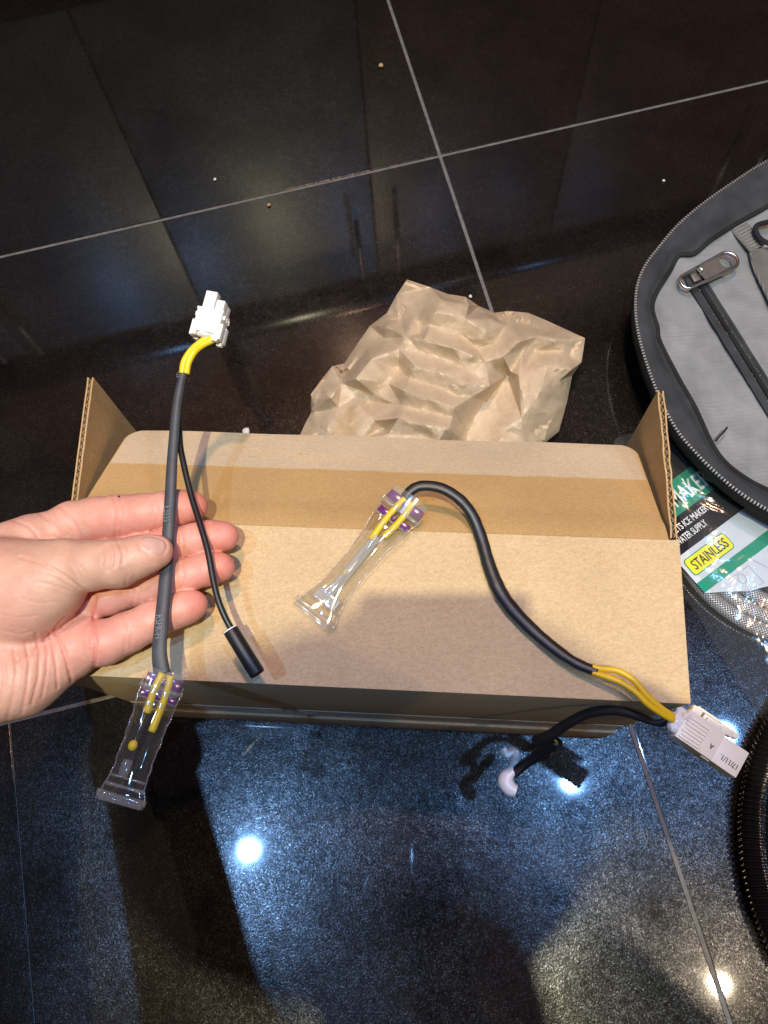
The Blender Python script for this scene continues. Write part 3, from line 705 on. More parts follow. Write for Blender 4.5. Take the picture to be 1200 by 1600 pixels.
for dx in (-1, 1):
    pp = spline([P(926, 1046+dx*4, .2330), P(940, 1050+dx*5, .2340), P(965, 1056+dx*8, .236), P(990, 1071+dx*8, .2365), P(1012, 1094+dx*6, .2350), P(1035, 1112+dx*4, .2325), P(1052, 1122+dx*3, .230)], 7)
    MB().tube(pp, 0.00165, 12).build('yellow_wire', MT['yellow_deep'], c2)
pp = [P(1050, 1120, .228), P(1025, 1129, .224), P(1005, 1122, .219), P(975, 1112, .214), P(945, 1110, .208), P(915, 1116, .200), P(885, 1132, .188), P(858, 1150, .175), P(838, 1158, .165)]
MB().tube(spline(pp, 7), interp([.0013, .0016, .0022, .0026, .0027, .0028, .0030, .0034, .0034], 57), 12).build('thin_wire', MT['black'], c2)
pp = [P(1050, 1126, .226), P(1030, 1132, .221), P(1012, 1127, .217), P(990, 1118, .213)]; MB().tube(spline(pp, 6), 0.0012, 10).build('thin_wire', MT['black'], c2)
pp = [P(838, 1159, .165), P(846, 1158, .161), P(862, 1155, .156), P(870, 1160, .150), P(864, 1168, .145)]; MB().tube(spline(pp, 6), 0.0006, 8).build('bare_wire', MT['yellow_deep'], c2)
pp = [P(872, 1160, .150), P(850, 1175, .135), P(825, 1190, .120), P(803, 1208, .105)]; MB().tube(spline(pp, 6), interp([.0030, .0034, .0034, .0032], 19), 12).build('sensor_bulb', MT['black'], c2)
# C-shaped clip at the end of the thin wire
zc = .105; kp = mpp(795, 1200, zc)
cl = [(785, 1170), (790, 1178), (800, 1172), (805, 1184), (803, 1198), (797, 1206), (792, 1212), (790, 1222), (797, 1232), (806, 1236)]
pp = spline([P(x, y, zc + (0.006 if y < 1180 else 0.0)) for x, y in cl], 6)
MB().tube(pp, interp([.0022, .0025, .0027, .0030, .0030, .0034, .0044, .0050, .0050, .0040], len(pp)), 12, flat=.0060, upv=(0.3, -0.2, 1)).build('clip', MT['clip'], c2)
o2 = P(1062, 1131, .225); ax2 = P(1144, 1178, .222)-o2; pr2 = P(1082, 1096, .225)-o2
bxf, glf, fr2 = connector(c2, o2, pr2, ax2, 1.0, MT['offwhite'], 'b')
# u: towards the upper right (latch side), v: along
vx = fr2[2] if fr2[2].dot(ax2) > 0 else -fr2[2]
sg = 1 if fr2[2].dot(ax2) > 0 else -1
h2 = bxf('plug_body', 0, 9.5*sg, 0, 16.0, 21, 12)
bxf('plug_nose', -0.6, 27*sg, -0.3, 14.6, 15, 10.6, h2)
bxf('plug_step', -7.6, 17.5*sg, 0, 2.2, 5, 8, h2)
for q in (-4.9, -1.2, 2.6):
    bxf('plug_rib', q, 6.5*sg, 6.1, 1.1, 10.5, 1.0, h2, bev=0.0003)
for q in (-6.6, -3.05, 0.7, 4.4):
    bxf('plug_rib', q, 6.0*sg, 6.05, 0.8, 11.5, 1.3, h2, bev=0.0003)
bxf('plug_rib', -1.1, 12.0*sg, 6.05, 11.6, 0.9, 1.3, h2, bev=0.0003)
lt = bxf('latch', 10.2, 15.5*sg, 1.5, 4.0, 17, 5.0, h2); bxf('latch_base', 9.2, 3.0*sg, 1.0, 5.0, 5.5, 7.0, h2); bxf('latch_arm', 11.6, 9*sg, 2.0, 1.4, 14, 6.0, h2)
bxf('latch_hook', 10.6, 24.5*sg, 1.2, 3.2, 4.0, 5.0, h2); bxf('latch_pad', 8.4, 13*sg, 4.0, 3.0, 9.0, 3.6, h2)
glf(-0.5, -2.2*sg, 1.0, 6.2, 4.0, 5.2); glf(3.5, 0.0*sg, 4.0, 4.0, 3.0, 2.6); glf(-3.5, -1.5*sg, 3.2, 3.0, 3.6, 2.8); glf(5.0, -2.5*sg, 1.5, 2.6, 3.0, 3.2)
tx = o2 + fr2[1]*0.0*0.001
u2, v2_, w2 = fr2[1], vx, fr2[3]
def dtext(s, along, across, size): put_text(s, size, o2 + v2_*along*0.001 + u2*across*0.001 + w2*(0.0053-0.0003+0.00006), -v2_, -u2, MT['ink'], h2, 0.8, 0.00004)
dtext('17/11/1.', 33.2, -1.8, 0.0040)
put_text('A', 0.0036, o2 + v2_*0.0178 + u2*(-0.0006) + w2*0.00612, -v2_, -u2, MT['ink'], h2, 0.9, 0.00004)

# clear pouch lying on the box
t2a, t2b = P(633, 788, .2320), P(486, 966, .2268)
tt_, sd_, up_, Lh = sensor_tube(c2, t2a, t2b, (0, 0, 1),
    [.0130, .0126, .0108, .0092, .0084, .0086, .0106, .0130, .0130], [.0032, .0038, .0052, .0056, .0054, .0046, .0034, .0024, .0022])
for s_, l_ in ((-0.0036, 0.27), (0.0030, 0.34)):
    pp = [t2a + sd_*s_*0.7 - tt_*0.003, t2a + sd_*s_ + tt_*0.004, t2a + sd_*(s_*1.0) + tt_*Lh*l_*0.6, t2a + sd_*(s_*0.7) + tt_*Lh*l_]
    MB().tube(spline(pp, 4), 0.0019, 12).build('inner_wire', MT['yellow'], c2)
    for f_ in (0.05, 0.19):
        a_ = t2a + sd_*s_ + tt_*Lh*f_; MB().tube([a_, a_+tt_*0.0022], [.0028, .0028], 14, cap=False).build('wire_collar', MT['clear_rim'], c2)
a_ = t2a + sd_*0.0006 + tt_*Lh*0.30
MB().tube([a_, a_+tt_*0.010, a_+tt_*0.024, a_+tt_*0.038, a_+tt_*0.042], [.0026, .0030, .0030, .0030, .0024], 14, cap=False).build('fuse_sleeve_sheen', MT['milky'], c2)  # fuse tube, milky white to stand in for light off crushed film
MB().tube([a_+tt_*0.002, a_+tt_*0.040], [.0006, .0006], 6).build('fuse_lead', MT['steel'], c2)
blob('fuse_bead', a_ + tt_*0.026 + up_*0.0008 + sd_*0.001, 0.0014, MT['yellow'], c2, tt_, 1.3)
a_ = t2a + tt_*Lh*0.835; MB().box(a_, sd_*0.0075, tt_*0.0035, up_*0.0018, 0.0006).build('end_plate', MT['milky'], c2)

# ------------------------------------------------------------------ hand and photographer: one body from a signed distance field
def nets(f, lo, hi, h):
    xs = [np.arange(lo[i], hi[i]+h, h) for i in range(3)]
    X, Y, Z = np.meshgrid(*xs, indexing='ij'); V = f(X, Y, Z)
    S = V < 0; nx, ny, nz = V.shape
    cnt = np.zeros((nx-1, ny-1, nz-1)); acc = np.zeros((nx-1, ny-1, nz-1, 3))
    for axis in range(3):
        o = [a for a in range(3) if a != axis]
        for d1 in (0, 1):
            for d2 in (0, 1):
                s0 = [None]*3; s1 = [None]*3; N_ = V.shape
                s0[axis] = slice(0, N_[axis]-1); s1[axis] = slice(1, N_[axis])
                for q, d in ((o[0], d1), (o[1], d2)):
                    s0[q] = s1[q] = slice(d, N_[q]-1+d)
                v0, v1 = V[tuple(s0)], V[tuple(s1)]; ch = (v0 < 0) != (v1 < 0)
                t = np.where(ch, v0/np.where(ch, v0-v1, 1), 0)
                cnt += ch
                acc[..., axis] += np.where(ch, t, 0)
                acc[..., o[0]] += np.where(ch, d1, 0); acc[..., o[1]] += np.where(ch, d2, 0)
    act = cnt > 0; idx = -np.ones(cnt.shape, int); idx[act] = np.arange(act.sum())
    ijk = np.argwhere(act); pos = (ijk + acc[act]/cnt[act][:, None])*h + np.array(lo)
    faces = []
    for axis in range(3):
        b_, c_ = (axis+1) % 3, (axis+2) % 3
        s0 = [slice(None)]*3; s1 = [slice(None)]*3; s0[axis] = slice(0, -1); s1[axis] = slice(1, None)
        A_, B_ = S[tuple(s0)], S[tuple(s1)]
        e = np.argwhere(A_ != B_); sgn = A_[A_ != B_]
        ok = (e[:, b_] > 0) & (e[:, c_] > 0) & (e[:, b_] < V.shape[b_]-1) & (e[:, c_] < V.shape[c_]-1)
        e, sgn = e[ok], sgn[ok]
        def cell(db, dc):
            q = e.copy(); q[:, b_] += db; q[:, c_] += dc; return idx[q[:, 0], q[:, 1], q[:, 2]]
        Q = np.stack([cell(-1, -1), cell(0, -1), cell(0, 0), cell(-1, 0)], 1)
        Q[~sgn] = Q[~sgn][:, ::-1]; faces.append(Q)
    return pos, np.concatenate(faces)
def cone(X, Y, Z, a, b, ra, rb):
    a = np.array(a); d = np.array(b)-a; dd = d@d
    px_, py_, pz_ = X-a[0], Y-a[1], Z-a[2]
    t = np.clip((px_*d[0]+py_*d[1]+pz_*d[2])/dd, 0, 1)
    return np.sqrt((px_-t*d[0])**2+(py_-t*d[1])**2+(pz_-t*d[2])**2) - (ra+(rb-ra)*t)
def smin(a, b, k):
    h = np.maximum(k-np.abs(a-b), 0)/k; return np.minimum(a, b) - h*h*k*0.25
def chain(X, Y, Z, pts, k, fs=1.0):
    d = None
    for p, q in zip(pts[:-1], pts[1:]):
        a, b = P(*p[:3]), P(*q[:3]); c = cone(X, Y, Z, a, b, p[3]*mpp(*p[:3])*fs, q[3]*mpp(*q[:3])*fs)
        d = c if d is None else smin(d, c, k)
    return d
FING = {
 'index': [(50, 852, .240, 40), (112, 818, .2425, 35), (150, 810, .244, 33.5), (185, 807, .245, 34), (222, 801, .2465, 30), (256, 796, .2465, 28.5), (280, 793, .246, 28), (300, 792, .245, 25.5)],
 'middle': [(70, 895, .236, 37), (170, 868, .2375, 26), (215, 860, .2400, 25.5), (266, 852, .2435, 28.5), (305, 844, .2455, 26.5), (330, 839, .2455, 26.5), (349, 838, .245, 24.5)],
 'ring': [(85, 945, .237, 36), (170, 932, .2410, 30), (215, 919, .2430, 28), (262, 906, .2445, 28), (300, 896, .245, 26), (325, 889, .2455, 26), (344, 886, .245, 24)],
 'little': [(85, 1007, .238, 38), (160, 1005, .2425, 36.5), (200, 988, .2445, 32), (238, 970, .2455, 30.5), (268, 957, .246, 27.5), (288, 950, .2455, 26.5), (301, 945, .245, 24)],
}
THUMB = [(35, 900, .262, 58), (100, 886, .268, 43), (140, 884, .2705, 38), (183, 880, .2715, 38), (215, 870, .271, 32), (236, 864, .270, 28), (247, 861, .2685, 23.5)]
def hand_sdf(X, Y, Z):
    pal = chain(X, Y, Z, [(50, 850, .243, 47), (-50, 905, .246, 66)], .006)
    pal = smin(pal, chain(X, Y, Z, [(75, 895, .238, 40), (-50, 950, .243, 60)], .006), .008)
    pal = smin(pal, chain(X, Y, Z, [(95, 950, .238, 38), (-50, 1000, .243, 60)], .006), .008)
    pal = smin(pal, chain(X, Y, Z, [(108, 1022, .239, 42), (35, 1056, .243, 60), (-60, 1075, .246, 72)], .006), .006)
    pal = smin(pal, chain(X, Y, Z, [(125, 985, .238, 34), (118, 1012, .238, 36)], .006), .006)
    pal = smin(pal, chain(X, Y, Z, [(-60, 1000, .246, 88), (-170, 1050, .25, 92)], .006), .02)
    then = chain(X, Y, Z, [(-60, 905, .252, 75), (10, 915, .2585, 68), (58, 912, .263, 56), (84, 905, .266, 48)], .008)
    then = smin(then, chain(X, Y, Z, [(-30, 965, .252, 70), (40, 945, .2590, 54), (75, 925, .262, 46)], .008), .010)
    th = chain(X, Y, Z, THUMB, .003)
    # flatten the thumb tip where the nail sits
    core = smin(pal, then, .004)
    core_t = smin(core, th, .005)
    d = core_t
    for nm, pts in FING.items():
        f = chain(X, Y, Z, pts, .0025, 0.972)
        d = np.minimum(d, smin(pal, f, .004))
    return d
lo = np.array(P(-150, 1000, .25)); allp = [P(x, y, z) for x, y, z in ((-290, 790, .25), (400, 760, .25), (400, 1060, .25), (-110, 1170, .25), (-110, 760, .23), (-290, 1170, .25), (-110, 1170, .29))]
lo = np.min([np.array(p) for p in allp], 0) - 0.004; hi = np.max([np.array(p) for p in allp], 0) + 0.004
lo[2], hi[2] = 0.212, 0.296
hp, hf = nets(hand_sdf, lo, hi, 0.00088)
# drop the cut plane at the grid edge is fine: the forearm covers it
def normals(v, f):
    n = np.zeros_like(v); a = v[f[:, 1]]-v[f[:, 0]]; b = v[f[:, 2]]-v[f[:, 0]]; c = np.cross(a, b)
    a2 = v[f[:, 2]]-v[f[:, 0]]; b2 = v[f[:, 3]]-v[f[:, 0]]; c += np.cross(a2, b2)
    for k in range(4): np.add.at(n, f[:, k], c)
    return n/np.maximum(1e-12, np.linalg.norm(n, axis=1))[:, None]
def relax(v, f, it, lam=0.5):
    e = np.concatenate([f[:, [0, 1]], f[:, [1, 2]], f[:, [2, 3]], f[:, [3, 0]]]); e = np.concatenate([e, e[:, ::-1]])
    deg = np.maximum(1, np.bincount(e[:, 0], minlength=len(v)))[:, None]
    for _ in range(it):
        s = np.stack([np.bincount(e[:, 0], weights=v[e[:, 1], k], minlength=len(v)) for k in range(3)], 1)
        v = v + lam*(s/deg-v)
    return v
hp = relax(hp, hf, 3)
hn = normals(hp, hf)
A_fw, A_rt, A_up, A_c = (np.array(q) for q in (_fw, _rt, _up, CAM))
dd = hp-A_c; kz = dd@A_fw; HX = 600+FPX*(dd@A_rt)/kz; HY = 800-FPX*(dd@A_up)/kz
facing = -(hn*(dd/np.linalg.norm(dd, axis=1)[:, None])).sum(1)
def polydist(pts):
    best = np.full(len(HX), 1e9)
    for (x0, y0), (x1, y1) in zip(pts[:-1], pts[1:]):
        dx, dy = x1-x0, y1-y0; t = np.clip(((HX-x0)*dx+(HY-y0)*dy)/(dx*dx+dy*dy+1e-9), 0, 1)
        best = np.minimum(best, np.hypot(HX-x0-t*dx, HY-y0-t*dy))
    return best
LOWZ, ANY, HIGHZ = (0.0, 0.2595), (0, 1), (0.262, 1)
CREASE = [  # pixel polyline, width px, depth mm, height range
 ([(177, 774), (181, 808), (180, 842)], 2.2, .55, ANY), ([(186, 774), (190, 808), (188, 840)], 2.0, .35, ANY), ([(240, 768), (246, 796), (243, 824)], 2.0, .22, ANY),
 ([(93, 790), (112, 812), (130, 845)], 2.4, .6, ANY), ([(60, 800), (80, 815), (100, 840)], 2.2, .45, ANY), ([(80, 797), (88, 815), (104, 836)], 2.0, .25, ANY), ([(20, 812), (45, 822), (60, 838)], 2.2, .35, ANY),
 ([(283, 822), (286, 850), (284, 872)], 2.0, .35, LOWZ), ([(275, 822), (279, 850), (277, 875)], 1.6, .25, LOWZ), ([(325, 818), (328, 860)], 1.8, .15, LOWZ),
 ([(284, 880), (288, 900), (283, 922)], 1.8, .3, LOWZ), ([(200, 910), (208, 925), (206, 948)], 2.0, .35, LOWZ), ([(210, 907), (219, 922), (216, 945)], 1.6, .3, LOWZ), ([(193, 912), (199, 928), (199, 950)], 1.6, .2, LOWZ),
 ([(190, 955), (197, 985), (194, 1020)], 2.0, .3, LOWZ), ([(198, 952), (206, 980), (203, 1015)], 1.6, .25, LOWZ), ([(255, 932), (262, 955), (258, 985)], 1.7, .2, LOWZ),
 ([(147, 905), (148, 940), (147, 975), (150, 1005), (147, 1045)], 2.4, .8, LOWZ),
 ([(86, 985), (97, 1010), (105, 1035), (112, 1065)], 2.4, .7, ANY), ([(76, 988), (82, 1010), (88, 1040), (90, 1075)], 2.0, .4, ANY), ([(118, 950), (128, 985), (130, 1025)], 2.0, .15, LOWZ),
 ([(56, 990), (62, 1020), (60, 1060), (50, 1100)], 2.4, .40, ANY), ([(40, 1005), (46, 1035), (42, 1075), (34, 1115)], 2.4, .40, ANY), ([(22, 1015), (26, 1050), (20, 1090), (10, 1130)], 2.4, .35, ANY), ([(70, 990), (74, 1020), (73, 1050), (66, 1090)], 1.8, .28, ANY), ([(5, 1025), (8, 1060), (0, 1100)], 2.2, .3, ANY),
 ([(0, 1040), (25, 1034), (50, 1020), (75, 996), (95, 972), (112, 945), (122, 926)], 2.0, .5, (0, .263)),
 ([(168, 852), (172, 872), (169, 892)], 2.0, .38, HIGHZ), ([(176, 850), (181, 868), (179, 886)], 2.0, .42, HIGHZ), ([(186, 850), (193, 866), (192, 880)], 2.0, .42, HIGHZ), ([(196, 852), (201, 862), (200, 872)], 1.7, .25, HIGHZ), ([(160, 856), (162, 872), (160, 884)], 1.6, .2, HIGHZ), ([(205, 885), (212, 896), (208, 906)], 1.6, .2, HIGHZ), ([(190, 890), (198, 902), (196, 915)], 1.6, .25, HIGHZ),
 ([(30, 870), (65, 880), (95, 896), (124, 918)], 2.0, .50, ANY), ([(20, 885), (55, 893), (90, 906), (120, 922)], 1.6, .22, ANY), ([(40, 905), (80, 914), (116, 925)], 1.6, .18, ANY), ([(95, 862), (118, 885), (132, 912)], 1.8, .25, ANY), ([(108, 866), (128, 888), (140, 912)], 1.6, .2, ANY),
 ([(10, 850), (50, 838), (80, 838), (110, 848)], 2.2, .35, (0, .268)),
 ([(0, 960), (30, 965), (60, 962)], 1.6, .12, ANY), ([(5, 985), (30, 992), (55, 985)], 1.6, .14, ANY), ([(30, 935), (60, 943), (90, 940)], 1.6, .12, ANY),
]
disp = np.zeros(len(hp))
for pts, wpx, dep, zr in CREASE:
    pd = polydist(pts); g = np.exp(-(pd/wpx)**2)*dep*0.00145*np.clip(facing*2.2, 0, 1)
    g *= (hp[:, 2] > zr[0]) & (hp[:, 2] < zr[1]); disp -= g
    g2 = np.exp(-((pd-wpx*2.2)/(wpx*1.6))**2)*dep*0.00018*np.clip(facing*2, 0, 1)*((hp[:, 2] > zr[0]) & (hp[:, 2] < zr[1])); disp += g2
# soft fleshy unevenness
for q in range(4):
    s_ = 80*(1.9**q); ph = rng.uniform(0, 6, 6)
    disp += 0.00016/(1.5**q)*(np.sin(hp[:, 0]*s_*1.3+ph[0]+np.sin(hp[:, 1]*s_+ph[1])*1.5)*np.sin(hp[:, 1]*s_*1.1+ph[2]+np.sin(hp[:, 2]*s_+ph[3])))
# nail: rounded plate on the thumb tip
nc = np.array((239.5, 852.0)); na = np.array((0.97, 0.24)); nbv = np.array((-na[1], na[0]))
pu = (HX-nc[0])*na[0]+(HY-nc[1])*na[1]; pv = (HX-nc[0])*nbv[0]+(HY-nc[1])*nbv[1]
sup = (np.abs(pu/20.5)**3.0+np.abs(pv/13.0)**2.6)**(1/2.7)
up_ok = (hp[:, 2] > 0.266) & (facing > 0.05)
nail = np.where(up_ok, np.clip((1.0-sup)/0.07, 0, 1), 0)
disp -= np.where(up_ok, np.exp(-((sup-1.06)/0.09)**2)*0.0006, 0)
disp -= np.where(up_ok, np.clip(1-sup, 0, 1)**0.5*0.0004, 0)
hp = hp + hn*disp[:, None]
# tone: tips and creases redder
tone = 0.38 + 0.10*np.sin(hp[:, 0]*60)*np.sin(hp[:, 1]*75)
for tip in ((318, 790), (366, 838), (360, 886), (316, 945)): tone += 0.42*np.exp(-((HX-tip[0])**2+(HY-tip[1])**2)/(2*26**2))*(hp[:, 2] < .262)
tone += 0.22*(HX > 140)*(hp[:, 2] < .258)
tone += 0.25*np.exp(-((HX-118)**2+(HY-980)**2)/(2*38**2))*(hp[:, 2] < .258)
tone -= 0.20*np.exp(-((HX-60)**2+(HY-930)**2)/(2*60**2))*(hp[:, 2] > .258)
tone -= 0.22*np.exp(-((HX-160)**2+(HY-885)**2)/(2*60**2))*(hp[:, 2] > .262)
tone -= 0.12*np.exp(-((HX-40)**2+(HY-1070)**2)/(2*40**2))
tone += np.clip(-disp*380, 0, .3)
# the rest of the photographer, coarse, outside the picture
HEAD = np.array((-0.022, -0.168, 1.04))
wr0, wr1 = np.array(P(-112, 1022, .2475)), np.array(P(-195, 1056, .253))
EL = np.array((-0.260, -0.155, 0.46)); SHL = np.array((-0.20, -0.45, 0.78)); SHR = np.array((0.22, -0.45, 0.80)); ELR = np.array((0.34, -0.36, 0.55)); WRR = np.array((0.135, -0.10, 0.60))
def body_sdf(X, Y, Z):
    c = lambda a, b, ra, rb: cone(X, Y, Z, a, b, ra, rb)
    d = smin(c(wr0, wr1, .0305, .030), c(wr1, EL, .030, .038), .02)
    d = smin(d, c(EL, SHL, .040, .056), .03)
    d = smin(d, c(SHL, SHR, .075, .075), .05)
    d = smin(d, c((0, -.47, .74), (0.01, -.66, .38), .135, .15), .08)
    d = smin(d, c((0, -.43, .86), HEAD + np.array((0, -.03, -.10)), .055, .052), .04)
    hd = c(HEAD + np.array((0, .02, -.045)), HEAD + np.array((0, -.01, .04)), .066, .082); hd = smin(hd, c(HEAD + np.array((-.055, .000, .03)), HEAD + np.array((.024, .006, .03)), .070, .071), .02)  # sideways lobe widens the hair to broaden the head's shadow on the box
    hd = smin(hd, c(HEAD + np.array((0, .075, -.03)), HEAD + np.array((0, .088, -.035)), .012, .013), .02)   # nose
    for s_ in (-1, 1): hd = smin(hd, c(HEAD + np.array((s_*.078, -.01, .01)), HEAD + np.array((s_*.082, -.02, -.03)), .012, .009), .012)
    d = smin(d, hd, .03)
    d = smin(d, c(SHR, ELR, .060, .046), .04); d = smin(d, c(ELR, WRR, .042, .028), .02)
    d = smin(d, c(WRR, np.array((.085, -.055, .615)), .030, .026), .02)
    for s_ in (-1, 1):
        d = smin(d, c((s_*.10, -.68, .33), (s_*.16, -.42, .085), .085, .062), .05)
        d = smin(d, c((s_*.16, -.42, .080), (s_*.13, -.80, .060), .060, .045), .03); d = smin(d, c((s_*.13, -.80, .05), (s_*.13, -.90, .045), .044, .035), .02)
    return d
bp_, bf_ = nets(body_sdf, (-.62, -1.0, 0.0), (.5, .12, 1.22), 0.0095)
bp_ = relax(bp_, bf_, 2)
nH = len(hp)
allv = np.concatenate([hp, bp_]); allf = np.concatenate([hf, bf_+nH])
org = Vector((-0.10, -0.6, 0.0))
me = bpy.data.meshes.new('person'); me.from_pydata((allv - np.array(org)).tolist(), [], allf.tolist())
me.polygons.foreach_set('use_smooth', np.ones(len(allf), bool))
for k_ in ('skin', 'shirt', 'hair'): me.materials.append(MT[k_])
cen = allv[allf].mean(1); mi = np.zeros(len(allf), int); bodyf = np.arange(len(allf)) >= len(hf)
mi[bodyf] = 1
hd_d = np.linalg.norm(cen-HEAD, axis=1); mi[bodyf & (hd_d < .14) & (cen[:, 2] > .93)] = 0
mi[bodyf & (hd_d < .14) & ((cen[:, 2]-HEAD[2])*1.0 - (cen[:, 1]-HEAD[1])*0.8 > .035)] = 2
mi[bodyf & (cen[:, 0] > .05) & (cen[:, 1] > -.13) & (cen[:, 2] > .5) & (cen[:, 2] < .75)] = 0
mi[bodyf & ((cen-wr1)@((EL-wr1)/np.linalg.norm(EL-wr1)) < .066) & (np.linalg.norm(cen-wr1, axis=1) < .14)] = 0
me.polygons.foreach_set('material_index', mi)
ca = me.color_attributes.new('tone', 'FLOAT_COLOR', 'POINT')
colr = np.zeros((len(allv), 4)); colr[:, 0] = 0.4; colr[:nH, 0] = np.clip(tone, 0, 1); colr[:nH, 1] = nail; colr[:, 3] = 1
ca.data.foreach_set('color', colr.ravel())
me.update()
per = bpy.data.objects.new('person', me); COL.objects.link(per); per.location = org
tag(per, 'open bare left hand holding a wire lead between thumb and fingers', 'person')
i_ = int(np.argmin(np.where((hn[:, 2] > 0.2), np.hypot(HX-185, HY-774.5), 1e9)))
blob('ink_spot', hp[i_], 0.0011, MT['ink'], per, hn[i_], 0.35, 10, 0.5)
ax_ = (Vector(EL)-Vector(wr1)).normalized(); w_0 = Vector(wr1)
MB().tube([w_0+ax_*a_ for a_ in (.050, .053, .066, .078, .082)], [.0345, .0375, .0385, .0390, .0360], 28).build('sleeve_cuff', MT['shirt'], per)
# ------------------------------------------------------------------ phone in the other hand (behind the lens, only its reflection and shade show)
ph = MB(); nrm = -_fw
ph.box(CAM + nrm*0.012 - _up*0.066 + _rt*0.016, _rt*0.037, _up*0.076, nrm*0.004, 0.003)
po = ph.build('phone', MT['phone'], None, autos=40); tag(po, 'dark phone held above the box', 'phone')

# ------------------------------------------------------------------ tool bag lid at the right
def toolbag():
    Zr = 0.056
    outer = [(1200, 253), (1150, 284), (1100, 319), (1060, 353), (1030, 388), (1008, 418), (996, 450), (994, 490), (1000, 530), (1015, 580), (1035, 630), (1060, 675), (1090, 710), (1125, 744), (1160, 772), (1200, 796), (1262, 824), (1400, 850), (1540, 780), (1600, 600), (1560, 380), (1430, 235), (1300, 205)]
    inner = [(1200, 322), (1150, 350), (1112, 374), (1085, 396), (1060, 400), (1046, 424), (1025, 458), (1019, 482), (1027, 512), (1031, 535), (1060, 592), (1085, 636), (1110, 690), (1132, 722), (1165, 748), (1200, 766), (1262, 790), (1400, 815), (1500, 750), (1555, 590), (1520, 400), (1410, 275), (1300, 265)]
    bag = thing('tool_bag', P(1250, 540, 0.0), 'black zippered tool bag lying open at right, grey lining showing', 'tool bag')
    def loop(pts, z, n=8): return spline([P(x, y, z) for x, y in pts], n, True)
    o_top = loop(outer, Zr); n = len(o_top)
    cen = sum(o_top, Vector())/n
    # side wall: from the zipper down to the floor, bulging
    m = MB(); rows = []
    for z, ins in ((Zr, 0.0), (Zr-.006, -.0015), (Zr-.014, -.001), (.036, 0.006), (.030, 0.045), (.001, 0.060)):
        rows.append([Vector((p.x, p.y, z)) + (Vector((cen.x, cen.y, z))-Vector((p.x, p.y, z))).normalized()*ins + Vector((0, 0, 0.0012*noise.noise(p*60+Vector((0, 0, z*90))))) for p in o_top])
    vs_ = [q for r_ in rows for q in r_]; fs = []
    for j in range(len(rows)-1):
        for i in range(n): fs.append((j*n+i, j*n+(i+1) % n, (j+1)*n+(i+1) % n, (j+1)*n+i))
    fs.append(tuple((len(rows)-1)*n+i for i in range(n)))
    m.add(vs_, fs); m.build('side_wall', MT['bagblack'], bag)
    # rim tape between the zipper and the lining
    i_top = loop(inner, Zr-0.011)
    m = MB(); vs_ = []; K = 7
    for j in range(K+1):
        t = j/K
        for i in range(n):
            q = o_top[i].lerp(i_top[i], t); q.z += 0.0035*math.sin(math.pi*min(1, t*1.15)) - 0.0012*math.exp(-((t-0.32)/0.05)**2) - 0.0018*math.exp(-((t-0.78)/0.06)**2) + 0.0006*noise.noise(q*140)
            vs_.append(q)
    fs = [(j*n+i, j*n+(i+1) % n, (j+1)*n+(i+1) % n, (j+1)*n+i) for j in range(K) for i in range(n)]
    m.add(vs_, fs).build('rim_tape', MT['tape_f'], bag)
    # binding cord along the inner edge
    MB().tube(i_top + [i_top[0]], 0.0022, 8, cap=False).build('binding', MT['bagblack'], bag)
    # zipper teeth along the outer edge: hundreds of tiny pegs
    m = MB(); dense = spline(o_top, 4, True); L = 0; nxt = 0
    for a, b in zip(dense, dense[1:] + dense[:1]):
        s_ = (b-a).length; t = (b-a).normalized()
        while nxt <= L + s_:
            c = a + t*(nxt-L); nn = t.cross(Vector((0, 0, 1))).normalized()
            if (c + nn*0.01 - cen).length < (c-cen).length: nn = -nn
            m.box(c + nn*0.0007 + Vector((0, 0, 0.0006)), t*0.00058, nn*0.0010, (0, 0, 0.0010)); nxt += 0.00275
        L += s_
    m.build('zipper_teeth', MT['teeth'], bag, smooth=False)['kind'] = 'stuff'
    # lining, softly wavy
    m = MB(); pl = [Vector((p.x, p.y)) for p in i_top]
    c2_ = sum(pl, Vector((0, 0)))/len(pl); vs_ = []; K = 26
    for j in range(K):
        t = 1-j/K
        for p in i_top:
            x, y = c2_.x+(p.x-c2_.x)*t, c2_.y+(p.y-c2_.y)*t
            q = Vector((x*1.0, y*1.0, 0))
            z = Zr-0.013 - 0.010*(1-t**6) + 0.0034*noise.noise(q*26) + 0.0016*noise.noise(q*70+Vector((3, 1, 0))) + 0.0007*(1-2*abs(noise.noise(q*48+Vector((9, 2, 0)))))
            vs_.append((x, y, z))
    fs = [(j*n+i, j*n+(i+1) % n, (j+1)*n+(i+1) % n, (j+1)*n+i) for j in range(K-1) for i in range(n)]
    fs.append(tuple((K-1)*n+i for i in range(n)))
    m.add(vs_, fs).build('lining', MT['lining'], bag)
    ZL = Zr-0.0205
    # pocket zipper
    a, b = P(1078, 428, ZL), P(1232, 676, ZL); t = (b-a).normalized(); s_ = t.cross(Vector((0, 0, 1)))
    zt = MB(); npz = 40; hw = 0.0062
    zt.add([a.lerp(b, i/npz) + s_*q*hw + Vector((0, 0, 0.0022 + 0.0008*(1-abs(q)) + 0.0006*noise.noise(Vector((i*.3, q, 0))))) for i in range(npz+1) for q in (-1, -.55, -.15, .15, .55, 1)],
           [(i*6+j, i*6+j+1, i*6+j+7, i*6+j+6) for i in range(npz) for j in range(5)])
    pz = zt.build('pocket_zipper', MT['tape_f'], bag)
    m = MB()
    for i in range(150):
        c = a.lerp(b, (i+4)/154); m.box(c + Vector((0, 0, 0.0038)), t*0.00045, s_*0.0016, (0, 0, 0.0008))
    m.build('zipper_coil', MT['bagblack'], pz, smooth=False)['kind'] = 'stuff'
    m = MB()
